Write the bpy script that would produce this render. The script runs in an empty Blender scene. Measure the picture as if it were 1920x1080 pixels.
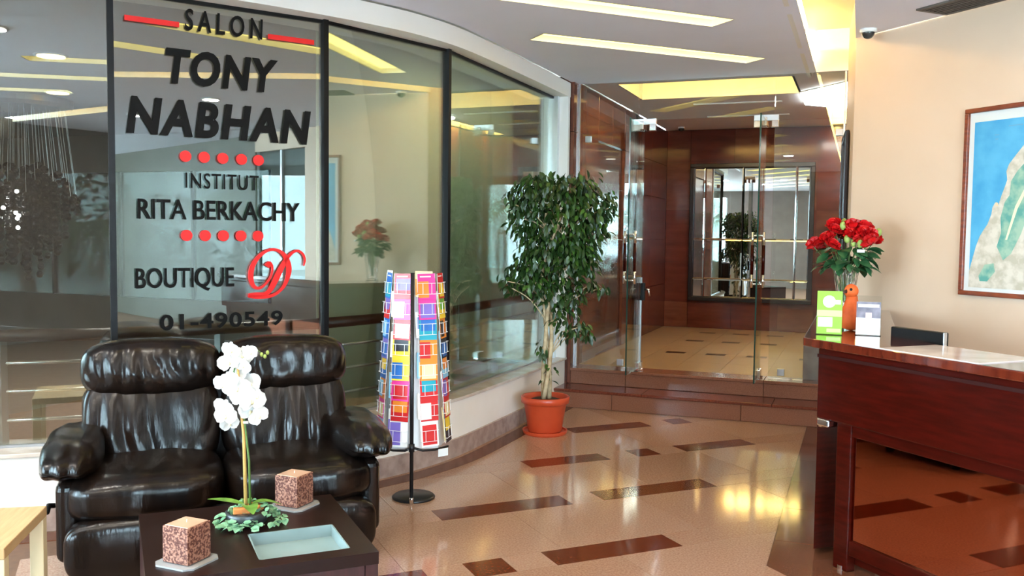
import bpy, bmesh, math, random
from mathutils import Vector, Matrix
random.seed(7)
PI = math.pi
R = math.radians
C45 = 2 ** -.5
scene = bpy.context.scene
COL = scene.collection

# ------------------------------------------------------------------ camera, world, exposure
cam_d = bpy.data.cameras.new('camera')
cam_d.sensor_width = 36.0
cam_d.lens = 36.0 * 1700.0 / 1920.0
cam_d.clip_start = .05
cam = bpy.data.objects.new('camera', cam_d)
COL.objects.link(cam)
yaw, pitch, roll = R(21), R(3.4), R(.66)
fw = Vector((-math.sin(yaw) * math.cos(pitch), math.cos(yaw) * math.cos(pitch), -math.sin(pitch)))
rt0 = Vector((math.cos(yaw), math.sin(yaw), 0))
up0 = rt0.cross(fw)
rt = rt0 * math.cos(roll) + up0 * math.sin(roll)
up = -rt0 * math.sin(roll) + up0 * math.cos(roll)
m = Matrix((rt, up, -fw)).transposed().to_4x4()
m.translation = Vector((0, 0, 1.55))
cam.matrix_world = m
scene.camera = cam

world = bpy.data.worlds.new('world')
scene.world = world
world.use_nodes = True
wn = world.node_tree.nodes
wn['Background'].inputs[0].default_value = (.68, .835, 1.0, 1)
wn['Background'].inputs[1].default_value = 27.0

scene.view_settings.view_transform = 'Standard'
scene.view_settings.look = 'None'
scene.view_settings.gamma = 1
scene.view_settings.use_curve_mapping = False
scene.view_settings.exposure = 1.05

STRIP_E = 2.05
COVE_E = 12.0
LOBBY_W = 15.0


def portal(loc, rot, sx, sy):
    d = bpy.data.lights.new('window_portal', 'AREA')
    d.shape = 'RECTANGLE'; d.size = sx; d.size_y = sy
    d.cycles.is_portal = True
    o = bpy.data.objects.new('window_portal', d)
    o.location = loc; o.rotation_euler = rot
    COL.objects.link(o)


portal((-4.95, -4.02, 1.55), (R(90), 0, 0), 2.1, 2.4)            # rear windows added for daylight fill, facing +Y
portal((-6.18, -1.1, 1.55), (R(90), 0, R(-90)), 4.6, 2.4)  # side windows added for more daylight
portal((5.2, -4.02, 1.55), (R(90), 0, 0), 6.4, 2.4)
portal((4.27 + .0, 2.55, 1.45), (R(90), 0, R(135)), 1.5, 2.6)      # side entrance in the map wall


# ------------------------------------------------------------------ materials
def lin(c):
    def f(v):
        v /= 255.0
        return v / 12.92 if v <= .04045 else ((v + .055) / 1.055) ** 2.4
    return tuple(f(v) for v in c) + (1,)


MATS = {}


def mat(name, col, rough=.5, metal=0.0, spec=.5, var=0.0, vscale=8.0, bump=0.0, bscale=60.0, col2=None, coat=0.0,
        stretch=None, emit=None, estr=0.0, trans=0.0, detail=4.0, lo=.35, hi=.65, bdist=.01):
    if name in MATS:
        return MATS[name]
    M = bpy.data.materials.new(name)
    M.use_nodes = True
    nt = M.node_tree
    b = nt.nodes['Principled BSDF']
    c = col if len(col) == 4 else tuple(col) + (1,)
    b.inputs['Base Color'].default_value = c
    b.inputs['Roughness'].default_value = rough
    b.inputs['Metallic'].default_value = metal
    b.inputs['Specular IOR Level'].default_value = spec
    b.inputs['Coat Weight'].default_value = coat
    b.inputs['Coat Roughness'].default_value = .05
    b.inputs['Transmission Weight'].default_value = trans
    if emit:
        b.inputs['Emission Color'].default_value = emit if len(emit) == 4 else tuple(emit) + (1,)
        b.inputs['Emission Strength'].default_value = estr
    if col2 or bump:
        tc = nt.nodes.new('ShaderNodeTexCoord')
        mp = nt.nodes.new('ShaderNodeMapping')
        nt.links.new(tc.outputs['Object'], mp.inputs['Vector'])
        if stretch:
            mp.inputs['Scale'].default_value = stretch
    if col2:
        n = nt.nodes.new('ShaderNodeTexNoise')
        n.inputs['Scale'].default_value = vscale
        n.inputs['Detail'].default_value = detail
        nt.links.new(mp.outputs[0], n.inputs['Vector'])
        r = nt.nodes.new('ShaderNodeValToRGB')
        r.color_ramp.elements[0].position = lo
        r.color_ramp.elements[1].position = hi
        r.color_ramp.elements[0].color = c
        r.color_ramp.elements[1].color = col2 if len(col2) == 4 else tuple(col2) + (1,)
        nt.links.new(n.outputs['Fac'], r.inputs['Fac'])
        nt.links.new(r.outputs['Color'], b.inputs['Base Color'])
    if bump:
        n2 = nt.nodes.new('ShaderNodeTexNoise')
        n2.inputs['Scale'].default_value = bscale
        n2.inputs['Detail'].default_value = 3
        nt.links.new(mp.outputs[0], n2.inputs['Vector'])
        bp = nt.nodes.new('ShaderNodeBump')
        bp.inputs['Strength'].default_value = bump
        bp.inputs['Distance'].default_value = bdist
        nt.links.new(n2.outputs['Fac'], bp.inputs['Height'])
        nt.links.new(bp.outputs['Normal'], b.inputs['Normal'])
    MATS[name] = M
    return M


def emis(name, col, strength):
    if name in MATS:
        return MATS[name]
    M = bpy.data.materials.new(name)
    M.use_nodes = True
    nt = M.node_tree
    nt.nodes.clear()
    o = nt.nodes.new('ShaderNodeOutputMaterial')
    e = nt.nodes.new('ShaderNodeEmission')
    e.inputs[0].default_value = tuple(col)[:3] + (1,)
    e.inputs[1].default_value = strength
    nt.links.new(e.outputs[0], o.inputs[0])
    MATS[name] = M
    return M


def frosted(name, col):
    M = bpy.data.materials.new(name)
    M.use_nodes = True
    nt = M.node_tree
    nt.nodes.clear()
    o = nt.nodes.new('ShaderNodeOutputMaterial')
    mx = nt.nodes.new('ShaderNodeMixShader')
    d = nt.nodes.new('ShaderNodeBsdfDiffuse'); t = nt.nodes.new('ShaderNodeBsdfTranslucent')
    nz = nt.nodes.new('ShaderNodeTexNoise'); nz.inputs['Scale'].default_value = 2
    rp = nt.nodes.new('ShaderNodeValToRGB')
    rp.color_ramp.elements[0].color = tuple(c * .95 for c in col[:3]) + (1,); rp.color_ramp.elements[1].color = col
    nt.links.new(nz.outputs['Fac'], rp.inputs['Fac'])
    nt.links.new(rp.outputs[0], d.inputs[0]); nt.links.new(rp.outputs[0], t.inputs[0])
    mx.inputs[0].default_value = .55
    nt.links.new(d.outputs[0], mx.inputs[1]); nt.links.new(t.outputs[0], mx.inputs[2]); nt.links.new(mx.outputs[0], o.inputs[0])
    MATS[name] = M
    return M


def pane_mat(name, tint, base, grazing):
    """thin architectural glass: part mirror, part clear; more mirror at grazing angles"""
    M = bpy.data.materials.new(name)
    M.use_nodes = True
    nt = M.node_tree
    nt.nodes.clear()
    o = nt.nodes.new('ShaderNodeOutputMaterial')
    mx = nt.nodes.new('ShaderNodeMixShader')
    tr = nt.nodes.new('ShaderNodeBsdfTransparent')
    gl = nt.nodes.new('ShaderNodeBsdfGlossy')
    fr = nt.nodes.new('ShaderNodeFresnel')
    fr.inputs[0].default_value = 1.5
    mr = nt.nodes.new('ShaderNodeMapRange')
    mr.inputs['From Min'].default_value = .04
    mr.inputs['To Min'].default_value = base
    mr.inputs['To Max'].default_value = grazing
    tr.inputs[0].default_value = tuple(tint) + (1,)
    gl.inputs['Color'].default_value = (.95, 1.0, .97, 1)
    gl.inputs['Roughness'].default_value = 0.0
    nt.links.new(fr.outputs[0], mr.inputs['Value'])
    nt.links.new(mr.outputs[0], mx.inputs[0])
    nt.links.new(tr.outputs[0], mx.inputs[1])
    nt.links.new(gl.outputs[0], mx.inputs[2])
    nt.links.new(mx.outputs[0], o.inputs[0])
    MATS[name] = M
    return M


cream = mat('cream_wall_paint', lin((210, 181, 156)), .55, col2=lin((205, 176, 151)), vscale=2.0, bump=.03, bscale=250)
ceil_m = mat('ceiling_paint', lin((238, 239, 252)), .7, col2=lin((234, 235, 248)), vscale=1.5)
cove_m = mat('cove_paint', lin((236, 226, 200)), .6)
white_m = mat('white_paint', lin((236, 232, 226)), .45)
plinth_m = mat('plinth_plaster', lin((242, 230, 218)), .45, col2=lin((236, 223, 209)), vscale=3, bump=.03, bscale=120)
skirt_m = mat('grey_pink_marble', lin((176, 148, 134)), .2, col2=lin((150, 122, 110)), vscale=14)
ledge_m = mat('ledge_stone', lin((205, 190, 176)), .18, col2=lin((190, 172, 156)), vscale=9)
granite_a = mat('light_granite_a', lin((176, 139, 115)), .09, col2=lin((155, 115, 93)), vscale=95, detail=6, lo=.38, hi=.62)
granite_b = mat('light_granite_b', lin((173, 136, 112)), .09, col2=lin((151, 111, 89)), vscale=90, detail=6, lo=.38, hi=.62)
granite_c = mat('light_granite_c', lin((179, 143, 120)), .09, col2=lin((159, 121, 99)), vscale=100, detail=6, lo=.38, hi=.62)
grout = mat('floor_grout', lin((120, 88, 66)), .6, col2=lin((110, 80, 60)), vscale=20)
brown_g = mat('brown_granite', lin((110, 55, 33)), .1, col2=lin((86, 39, 22)), vscale=80, detail=6)
border_g = mat('border_granite', lin((106, 64, 44)), .09, col2=lin((94, 55, 38)), vscale=170, detail=6)
step_g = mat('red_granite', lin((142, 94, 72)), .16, col2=lin((130, 82, 62)), vscale=110, detail=6)
tread_g = mat('dark_red_granite', lin((122, 62, 44)), .14, col2=lin((98, 46, 32)), vscale=70, detail=6)
marble_w = mat('brown_marble', lin((122, 71, 53)), .1, col2=lin((92, 48, 36)), vscale=2.2, stretch=(1, .6, 4), detail=4, lo=.3, hi=.7)
marble_w2 = mat('red_brown_marble', lin((110, 54, 42)), .1, col2=lin((87, 40, 32)), vscale=2.5, stretch=(.7, .7, 4), detail=4, lo=.3, hi=.7)
marble_d = mat('dark_brown_marble', lin((98, 56, 44)), .12, col2=lin((76, 40, 32)), vscale=2.5, stretch=(.7, .7, 4), detail=4)
mahog = mat('mahogany_varnish', lin((56, 9, 4)), .16, col2=lin((44, 7, 3)), vscale=6, stretch=(1, 1, 9), detail=6, spec=.2)
mahog_top = mat('mahogany_top', lin((92, 34, 18)), .08, col2=lin((70, 22, 12)), vscale=5, stretch=(1, 6, 1), detail=6, coat=.6)
tint_mirror = mat('bronze_mirror', lin((176, 104, 76)), .03, metal=1.0)
mirror_m = mat('mirror_silver', (.88, .9, .88), .0, metal=1.0)
chrome = mat('chrome', (.82, .82, .82), .12, metal=1.0)
steel = mat('brushed_steel', (.55, .56, .58), .32, metal=1.0)
rail_m = mat('pale_steel_rail', (.72, .75, .77), .22, metal=1.0)
black_alu = mat('black_mullion', (.006, .006, .007), .45, spec=.2)
dark_wood = mat('dark_handrail_wood', lin((70, 46, 34)), .35, col2=lin((54, 34, 24)), vscale=10, stretch=(1, 1, 8))
leather = mat('black_leather', (.004, .003, .0028), .23, spec=.30, bump=.30, bscale=9, col2=(.011, .006, .004), vscale=4, bdist=.012, stretch=(3.2, 1, .8))
leather_p = mat('black_leather_piping', (.016, .014, .013), .3, spec=.6, bump=.1, bscale=90)
wenge = mat('wenge_veneer', lin((34, 17, 13)), .3, spec=.25, col2=lin((28, 13, 11)), vscale=8, stretch=(1, 12, 1))
frost = mat('frosted_glass', lin((136, 156, 156)), .14, col2=lin((126, 147, 147)), vscale=4)
birch = mat('birch_veneer', lin((196, 164, 120)), .4, col2=lin((182, 148, 104)), vscale=6, stretch=(12, 1, 1))
cream_leg = mat('cream_lacquer', lin((216, 198, 160)), .4)
terracotta = mat('terracotta_plastic', lin((196, 72, 38)), .38, col2=lin((186, 64, 32)), vscale=6)
soil = mat('potting_soil', lin((84, 62, 46)), .9, col2=lin((50, 36, 26)), vscale=40, bump=.8, bscale=60)
bark = mat('ficus_bark', lin((198, 178, 142)), .8, col2=lin((158, 134, 100)), vscale=18, bump=.4, bscale=50)
leaf_a = mat('ficus_leaf_dark', lin((36, 66, 22)), .38, col2=lin((25, 49, 17)), vscale=3)
leaf_b = mat('ficus_leaf_mid', lin((58, 92, 30)), .38, col2=lin((43, 72, 24)), vscale=3)
black_metal = mat('black_metal', (.014, .014, .016), .35, metal=.3)
wire_w = mat('white_wire', lin((238, 236, 236)), .35)
map_frame = mat('map_frame_wood', lin((134, 62, 32)), .3, col2=lin((104, 42, 22)), vscale=14, stretch=(1, 1, 5))
mount_w = mat('map_paper_margin', lin((206, 205, 201)), .5)
sea_m = mat('map_sea', lin((58, 142, 186)), .4, col2=lin((88, 166, 200)), vscale=7, lo=.3, hi=.7)
land_m = mat('map_land', lin((206, 194, 178)), .45, col2=lin((178, 166, 146)), vscale=16, lo=.4, hi=.6)
green_m = mat('map_green', lin((84, 146, 134)), .45, col2=lin((150, 176, 152)), vscale=14, lo=.38, hi=.62)
sand_m = mat('map_sand', lin((214, 186, 150)), .45)
rib_m = mat('map_ridge', lin((228, 224, 176)), .45)
dark_frame = mat('dark_frame_wood', lin((40, 26, 24)), .25, col2=lin((30, 20, 20)), vscale=9)
petal_w = mat('orchid_petal', lin((216, 215, 212)), .55, col2=lin((206, 203, 198)), vscale=30)
orchid_c = mat('orchid_centre', lin((240, 228, 180)), .5)
bamboo = mat('bamboo_stake', lin((206, 166, 96)), .5, col2=lin((184, 140, 74)), vscale=30, stretch=(1, 1, .2))
stem_g = mat('green_stem', lin((82, 112, 52)), .5)
leaf_o = mat('orchid_leaf', lin((78, 120, 44)), .3, col2=lin((110, 150, 62)), vscale=6, stretch=(4, 1, 1))
ivy_m = mat('ivy_leaf', lin((88, 140, 104)), .5, col2=lin((140, 180, 140)), vscale=20)
slate = mat('dark_planter', lin((52, 56, 58)), .35, bump=.2, bscale=30)
cork = mat('orange_bark_chip', lin((206, 130, 66)), .8, col2=lin((180, 104, 48)), vscale=20)
candle_side = mat('candle_bark_side', lin((84, 42, 30)), .75, col2=lin((150, 104, 84)), vscale=120, detail=3, lo=.46, hi=.56, bump=.6, bscale=70)
candle_top = mat('candle_wax', lin((190, 152, 126)), .5, col2=lin((178, 138, 112)), vscale=10)
clear = mat('clear_glass', (1, 1, 1), .03, trans=1.0)
acrylic = pane_mat('clear_acrylic', (.96, .97, .97), .05, .7)
green_p = mat('leaflet_green', lin((126, 180, 46)), .35)
green_q = mat('leaflet_light_green', lin((176, 204, 122)), .35)
white_p = mat('leaflet_white', lin((226, 228, 226)), .35)
grey_p = mat('leaflet_grey', lin((96, 92, 104)), .35, col2=lin((128, 122, 132)), vscale=20)
pink_p = mat('leaflet_pink', lin((214, 176, 176)), .35)
rose_m = mat('red_rose', lin((206, 12, 14)), .45, col2=lin((170, 6, 10)), vscale=30)
rose_leaf = mat('rose_leaf', lin((30, 70, 40)), .45, col2=lin((52, 98, 54)), vscale=10)
bud_m = mat('green_bud', lin((150, 168, 84)), .5)
orange_m = mat('orange_felt', lin((214, 92, 26)), .7, col2=lin((196, 76, 18)), vscale=20)
black_p = mat('black_plastic', (.006, .006, .006), .4, spec=.2)
black_satin = mat('letter_black', (.004, .004, .004), .6, spec=.15)
red_vinyl = mat('letter_red', lin((226, 22, 22)), .4)
vent_m = mat('vent_grey', lin((92, 84, 78)), .5)
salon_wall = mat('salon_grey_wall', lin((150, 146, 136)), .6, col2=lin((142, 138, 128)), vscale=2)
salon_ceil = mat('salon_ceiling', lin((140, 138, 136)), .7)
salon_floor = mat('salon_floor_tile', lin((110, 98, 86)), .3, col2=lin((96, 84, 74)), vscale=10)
palm_leaf = mat('palm_leaf', lin((120, 146, 96)), .5, col2=lin((88, 118, 70)), vscale=4)
palm_trunk = mat('palm_trunk', lin((124, 100, 76)), .9, bump=.6, bscale=20)
hedge_m = mat('hedge_leaf', lin((70, 96, 56)), .6, col2=lin((46, 68, 40)), vscale=9)
ground_m = mat('outdoor_paving', lin((218, 216, 210)), .8, col2=lin((206, 204, 198)), vscale=5)
crystal = mat('backlit_crystal', (.008, .008, .008), .12, spec=.5)  # near-black colour stands in for unlit, backlit crystal
brass_dk = mat('aged_brass', (.30, .25, .16), .35, metal=1.0)
sil_trim = mat('silver_trim', (.72, .74, .76), .3, metal=.8)
salon_glass = pane_mat('salon_reflective_glass', (.94, .97, .945), .18, .75)
clear_glass = pane_mat('entrance_clear_glass', (.93, .97, .95), .05, .85)
door_glass = pane_mat('door_leaf_glass', (.90, .96, .93), .06, .7)
tinted_glass = pane_mat('tinted_window_glass', (.085, .097, .094), .05, .7)
window_glass = pane_mat('window_glass', (.90, .96, .96), .05, .8)
glass_edge = mat('green_glass_edge', lin((28, 62, 52)), .1)
strip_e = emis('warm_strip_diffuser', (1.0, .80, .22), STRIP_E)
cove_e = emis('amber_cove_tube', (1.0, .66, .22), COVE_E)
cove_v = emis('amber_vestibule_tube', (1.0, .66, .22), 45)
down_e = emis('downlight_bulb', (1.0, .72, .28), 6)
panel_e = emis('white_reflection_glow', (1.0, .98, .90), 9)


# ------------------------------------------------------------------ mesh helpers
class MB:
    def __init__(s):
        s.v = []; s.f = []; s.mi = []

    def face(s, idx, mi=0):
        s.f.append(tuple(idx)); s.mi.append(mi)

    def pts(s, ps):
        n = len(s.v)
        s.v += [tuple(p) for p in ps]
        return n

    def box(s, x0, x1, y0, y1, z0, z1, mi=0, rz=0.0, piv=(0, 0)):
        p = [(x0, y0, z0), (x1, y0, z0), (x1, y1, z0), (x0, y1, z0), (x0, y0, z1), (x1, y0, z1), (x1, y1, z1), (x0, y1, z1)]
        if rz:
            c, q = math.cos(rz), math.sin(rz)
            p = [(piv[0] + (a - piv[0]) * c - (b - piv[1]) * q, piv[1] + (a - piv[0]) * q + (b - piv[1]) * c, z) for a, b, z in p]
        n = s.pts(p)
        for f in ((3, 2, 1, 0), (4, 5, 6, 7), (0, 1, 5, 4), (1, 2, 6, 5), (2, 3, 7, 6), (3, 0, 4, 7)):
            s.face([n + i for i in f], mi)
        return s

    def prism(s, poly, z0, z1, mi=0):
        a = sum(poly[i][0] * poly[(i + 1) % len(poly)][1] - poly[(i + 1) % len(poly)][0] * poly[i][1] for i in range(len(poly)))
        if a < 0:
            poly = poly[::-1]
        k = len(poly)
        n = s.pts([(x, y, z0) for x, y in poly] + [(x, y, z1) for x, y in poly])
        s.face([n + i for i in range(k)][::-1], mi)
        s.face([n + k + i for i in range(k)], mi)
        for i in range(k):
            j = (i + 1) % k
            s.face((n + i, n + j, n + k + j, n + k + i), mi)
        return s

    def band(s, outer, inner, z0, z1, mi=0):
        """solid ribbon between two equally long plan polylines"""
        k = len(outer)
        n = s.pts([(*p, z0) for p in outer] + [(*p, z0) for p in inner] + [(*p, z1) for p in outer] + [(*p, z1) for p in inner])
        o0, i0, o1, i1 = n, n + k, n + 2 * k, n + 3 * k
        for i in range(k - 1):
            s.face((o0 + i, i0 + i, i0 + i + 1, o0 + i + 1), mi)
            s.face((o1 + i, o1 + i + 1, i1 + i + 1, i1 + i), mi)
            s.face((o0 + i, o0 + i + 1, o1 + i + 1, o1 + i), mi)
            s.face((i0 + i + 1, i0 + i, i1 + i, i1 + i + 1), mi)
        s.face((o0, o1, i1, i0), mi)
        e = k - 1
        s.face((o0 + e, i0 + e, i1 + e, o1 + e), mi)
        return s

    def tube(s, path, r, n=8, mi=0, caps=True, flat=1.0):
        path = [Vector(p) for p in path]
        rs = r if isinstance(r, (list, tuple)) else [r] * len(path)
        rings = []
        t0 = (path[1] - path[0]).normalized()
        ref = Vector((0, 0, 1)) if abs(t0.z) < .9 else Vector((1, 0, 0))
        a = t0.cross(ref).normalized()
        for i, p in enumerate(path):
            t = (path[min(i + 1, len(path) - 1)] - path[max(i - 1, 0)]).normalized()
            a = (a - t * a.dot(t)).normalized()
            b = t.cross(a)
            rings.append(s.pts([p + (a * math.cos(2 * PI * k / n) + b * math.sin(2 * PI * k / n) * flat) * rs[i] for k in range(n)]))
        for i in range(len(path) - 1):
            for k in range(n):
                k2 = (k + 1) % n
                s.face((rings[i] + k, rings[i] + k2, rings[i + 1] + k2, rings[i + 1] + k), mi)
        if caps:
            s.face([rings[0] + k for k in range(n)][::-1], mi)
            s.face([rings[-1] + k for k in range(n)], mi)
        return s

    def lathe(s, prof, n=24, c=(0, 0, 0), mi=0, fn=None):
        rings = []
        for r, z in prof:
            ps = []
            for k in range(n):
                a = 2 * PI * k / n
                rr = r * (fn(a, z) if fn else 1)
                ps.append((c[0] + rr * math.cos(a), c[1] + rr * math.sin(a), c[2] + z))
            rings.append(s.pts(ps))
        for i in range(len(prof) - 1):
            for k in range(n):
                k2 = (k + 1) % n
                s.face((rings[i] + k, rings[i] + k2, rings[i + 1] + k2, rings[i + 1] + k), mi)
        s.face([rings[0] + k for k in range(n)][::-1], mi)
        s.face([rings[-1] + k for k in range(n)], mi)
        return s

    def ball(s, c, r, nu=10, nv=6, mi=0):
        rx, ry, rz = r if isinstance(r, (list, tuple)) else (r, r, r)
        top = s.pts([(c[0], c[1], c[2] + rz)])
        rings = []
        for j in range(1, nv):
            th = PI * j / nv
            rings.append(s.pts([(c[0] + rx * math.sin(th) * math.cos(2 * PI * k / nu), c[1] + ry * math.sin(th) * math.sin(2 * PI * k / nu), c[2] + rz * math.cos(th)) for k in range(nu)]))
        bot = s.pts([(c[0], c[1], c[2] - rz)])
        for k in range(nu):
            k2 = (k + 1) % nu
            s.face((top, rings[0] + k, rings[0] + k2), mi)
            for j in range(len(rings) - 1):
                s.face((rings[j] + k, rings[j + 1] + k, rings[j + 1] + k2, rings[j] + k2), mi)
            s.face((bot, rings[-1] + k2, rings[-1] + k), mi)
        return s

    def mesh(s, name, mats, smooth=False):
        me = bpy.data.meshes.new(name)
        me.from_pydata(s.v, [], s.f)
        ms = mats if isinstance(mats, (list, tuple)) else [mats]
        for x in ms:
            me.materials.append(x)
        for p, i in zip(me.polygons, s.mi):
            p.material_index = i
            p.use_smooth = smooth
        me.update()
        return me

    def build(s, name, mats, parent=None, loc=None, smooth=False, bevel=0.0, seg=2, rz=0.0):
        return link(name, s.mesh(name, mats, smooth), parent, loc, bevel, seg, rz)


def link(name, me, parent=None, loc=None, bevel=0.0, seg=2, rz=0.0):
    o = bpy.data.objects.new(name, me)
    COL.objects.link(o)
    if parent:
        o.parent = parent
    if loc:
        o.location = loc
    if rz:
        o.rotation_euler = (0, 0, rz)
    if bevel:
        b = o.modifiers.new('bevel', 'BEVEL')
        b.width = bevel; b.segments = seg; b.limit_method = 'ANGLE'; b.angle_limit = R(40)
    return o


def tag(o, label, cat=None, group=None, kind=None):
    o['label'] = label
    if cat:
        o['category'] = cat
    if group:
        o['group'] = group
    if kind:
        o['kind'] = kind
    return o


def thing(name, label, cat, loc=(0, 0, 0), rz=0.0, group=None, kind=None):
    o = bpy.data.objects.new(name, None)
    o.empty_display_size = .1
    COL.objects.link(o)
    o.location = loc
    o.rotation_euler = (0, 0, rz)
    return tag(o, label, cat, group, kind)


def struct(o, label, cat):
    return tag(o, label, cat, kind='structure')


def UV(u, v):
    return ((u - v) * C45, (u + v) * C45)


def catmull(P, n=8):
    out = []
    P = [tuple(p) for p in P]
    Q = [P[0]] + P + [P[-1]]
    for i in range(1, len(Q) - 2):
        p0, p1, p2, p3 = Q[i - 1], Q[i], Q[i + 1], Q[i + 2]
        for k in range(n):
            t = k / n
            out.append(tuple(.5 * (2 * b + (-a + c) * t + (2 * a - 5 * b + 4 * c - d) * t * t + (-a + 3 * b - 3 * c + d) * t ** 3) for a, b, c, d in zip(p0, p1, p2, p3)))
    out.append(P[-1])
    return out


def offset(path, d):
    """shift a plan polyline sideways (positive = to its left)"""
    out = []
    for i, p in enumerate(path):
        a = path[max(i - 1, 0)]; b = path[min(i + 1, len(path) - 1)]
        tx, ty = b[0] - a[0], b[1] - a[1]
        l = math.hypot(tx, ty)
        out.append((p[0] - ty / l * d, p[1] + tx / l * d))
    return out


def clip(poly, a, b, c):
    """keep a*x + b*y <= c"""
    out = []
    for i in range(len(poly)):
        p, q = poly[i], poly[(i + 1) % len(poly)]
        fp, fq = a * p[0] + b * p[1] - c, a * q[0] + b * q[1] - c
        if fp <= 0:
            out.append(p)
        if fp * fq < 0:
            t = fp / (fp - fq)
            out.append((p[0] + (q[0] - p[0]) * t, p[1] + (q[1] - p[1]) * t))
    return out


def area(poly):
    return abs(sum(poly[i][0] * poly[(i + 1) % len(poly)][1] - poly[(i + 1) % len(poly)][0] * poly[i][1] for i in range(len(poly)))) / 2


def plate(name, outer, holes, z, m_, parent=None):
    """flat ceiling sheet with openings cut in it, facing down"""
    bm = bmesh.new()
    es = []
    for lp in [outer] + holes:
        vs = [bm.verts.new((x, y, z)) for x, y in lp]
        es += [bm.edges.new((vs[i], vs[(i + 1) % len(vs)])) for i in range(len(vs))]
    bmesh.ops.triangle_fill(bm, use_beauty=True, use_dissolve=False, edges=es, normal=(0, 0, -1))
    me = bpy.data.meshes.new(name)
    bm.to_mesh(me); bm.free()
    me.materials.append(m_)
    return link(name, me, parent)


# ================================================================== THE SETTING
CEIL = 2.95
PLAT = .31
# plan of the salon front: facets of glass and the smooth curve of fascia and plinth before it
G = [(-6.1, 2.25), (-4.6, 3.02), (-3.71, 3.74), (-3.033, 4.717), (-2.695, 5.72), (-2.67, 8.03)]
K = [(-6.0, 2.14), (-5.2, 2.52), (-4.55, 2.92), (-4.05, 3.26), (-3.62, 3.65), (-3.2, 4.2), (-2.95, 4.62), (-2.81, 4.9), (-2.68, 5.22), (-2.585, 5.65), (-2.555, 6.2), (-2.54, 7.0), (-2.535, 7.6), (-2.53, 8.08)]
curve = catmull(K, 5)

# ---- floor of the lobby: base, light granite slabs and brown inlays at 45 degrees
fl = MB().box(-6.6, 9.2, -4.3, 8.1, -.12, -.004).build('floor', grout)
struct(fl, 'polished beige granite lobby floor with brown inlaid bars', 'floor')
ROWV = .83
insets = {}          # row index -> list of (u0, u1); row r sits at v = 3.72 + r*ROWV
insets[0] = [(.64, 1.30), (1.50, 1.70), (1.91, 2.61)]
insets[1] = [(1.63, 2.43), (2.635, 3.44)]
insets[2] = [(2.555, 3.16), (3.385, 3.575), (3.79, 4.41)]
insets[3] = [(3.32, 4.03), (4.24, 4.43)]
insets[-1] = [(.6, 1.4), (1.61, 2.41)]
insets[-2] = [(-.3, .4), (.6, .8), (1.0, 1.7), (1.9, 2.1), (2.3, 2.75)]
insets[-3] = [(-.4, .4), (.6, 1.4), (1.6, 2.4)]
insets[-4] = [(.0, .7), (.9, 1.1), (1.3, 2.0), (2.2, 2.4)]
EDGE_X = -.37
BU = 2.82


def on_light_floor(poly):
    out = []
    a = clip(clip(poly, 1, 0, EDGE_X), 0, 1, 7.75)
    if len(a) > 2 and area(a) > 4e-4:
        out.append(a)
    b = clip(clip(poly, -1, 0, -EDGE_X), C45, C45, BU)
    if len(b) > 2 and area(b) > 4e-4:
        out.append(b)
    return out


def quad(u0, u1, v0, v1, g=.0012):
    return [UV(u0 + g, v0 + g), UV(u1 - g, v0 + g), UV(u1 - g, v1 - g), UV(u0 + g, v1 - g)]


def in_room(poly):
    # something of the piece lies on the lobby side of the salon plinth
    for x, y in poly:
        best = min(range(len(curve)), key=lambda i: (curve[i][0] - x) ** 2 + (curve[i][1] - y) ** 2)
        i = min(max(best, 1), len(curve) - 2)
        tx, ty = curve[i + 1][0] - curve[i - 1][0], curve[i + 1][1] - curve[i - 1][1]
        if tx * (y - curve[i][1]) - ty * (x - curve[i][0]) < .02:
            return True
    return False


def slab(name, poly, m_, parent, z0=-.02, z1=0.0):
    return MB().prism(poly, z0, z1).build(name, m_, parent)


grs = [granite_a, granite_b, granite_c]
vgr = [mat('vestibule_granite_%d' % i, lin(c1), .28, spec=.12, col2=lin(c2), vscale=90, detail=6) for i, (c1, c2) in enumerate((((160, 136, 104), (146, 120, 90)), ((156, 132, 101), (142, 116, 87))))]
vbar = mat('vestibule_inlay', lin((58, 27, 14)), .28, spec=.12, col2=lin((46, 20, 10)), vscale=80)
for r in range(-4, 5):
    v0 = 3.72 + r * ROWV
    v1 = v0 + .19
    ins = insets.get(r, [])
    # the narrow course with the inlays: brown bars, light slips between them
    cuts = [-.4] + [x for p in ins for x in p] + [6.2]
    for i in range(len(cuts) - 1):
        a, b = cuts[i], cuts[i + 1]
        dark = i % 2 == 1
        n = 1 if dark else max(1, round((b - a) / 1.0))
        for k in range(n):
            q = quad(a + (b - a) * k / n, a + (b - a) * (k + 1) / n, v0, v1)
            for pc in on_light_floor(q):
                if in_room(pc):
                    slab('inlay_bar' if dark else 'floor_slip', pc, brown_g if dark else random.choice(grs), fl)
    # the wide course above it
    u = -.4 + (.22 if r % 2 else .0)
    w = .81
    k = 0
    while u < 6.2:
        q = quad(u, u + w, v1, v0 + ROWV)
        for pc in on_light_floor(q):
            if in_room(pc):
                slab('floor_tile', pc, random.choice(grs), fl)
        u += w
        k += 1
# brown border beside and before the counter
yy = 7.75
while yy > BU / C45 - EDGE_X - .3:
    pc = clip([(EDGE_X + .002, yy - .6), (.1, yy - .6), (.1, yy - .003), (EDGE_X + .002, yy - .003)], -C45, -C45, -BU)
    if len(pc) > 2:
        slab('border_slab', pc, border_g, fl)
    yy -= .6
vv = 3.4
while vv > 0.2:
    pc = clip([UV(BU + .002, vv - .6), UV(3.5, vv - .6), UV(3.5, vv - .003), UV(BU + .002, vv - .003)], -1, 0, -.1)
    if len(pc) > 2:
        slab('border_slab', pc, border_g, fl)
    vv -= .6
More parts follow.
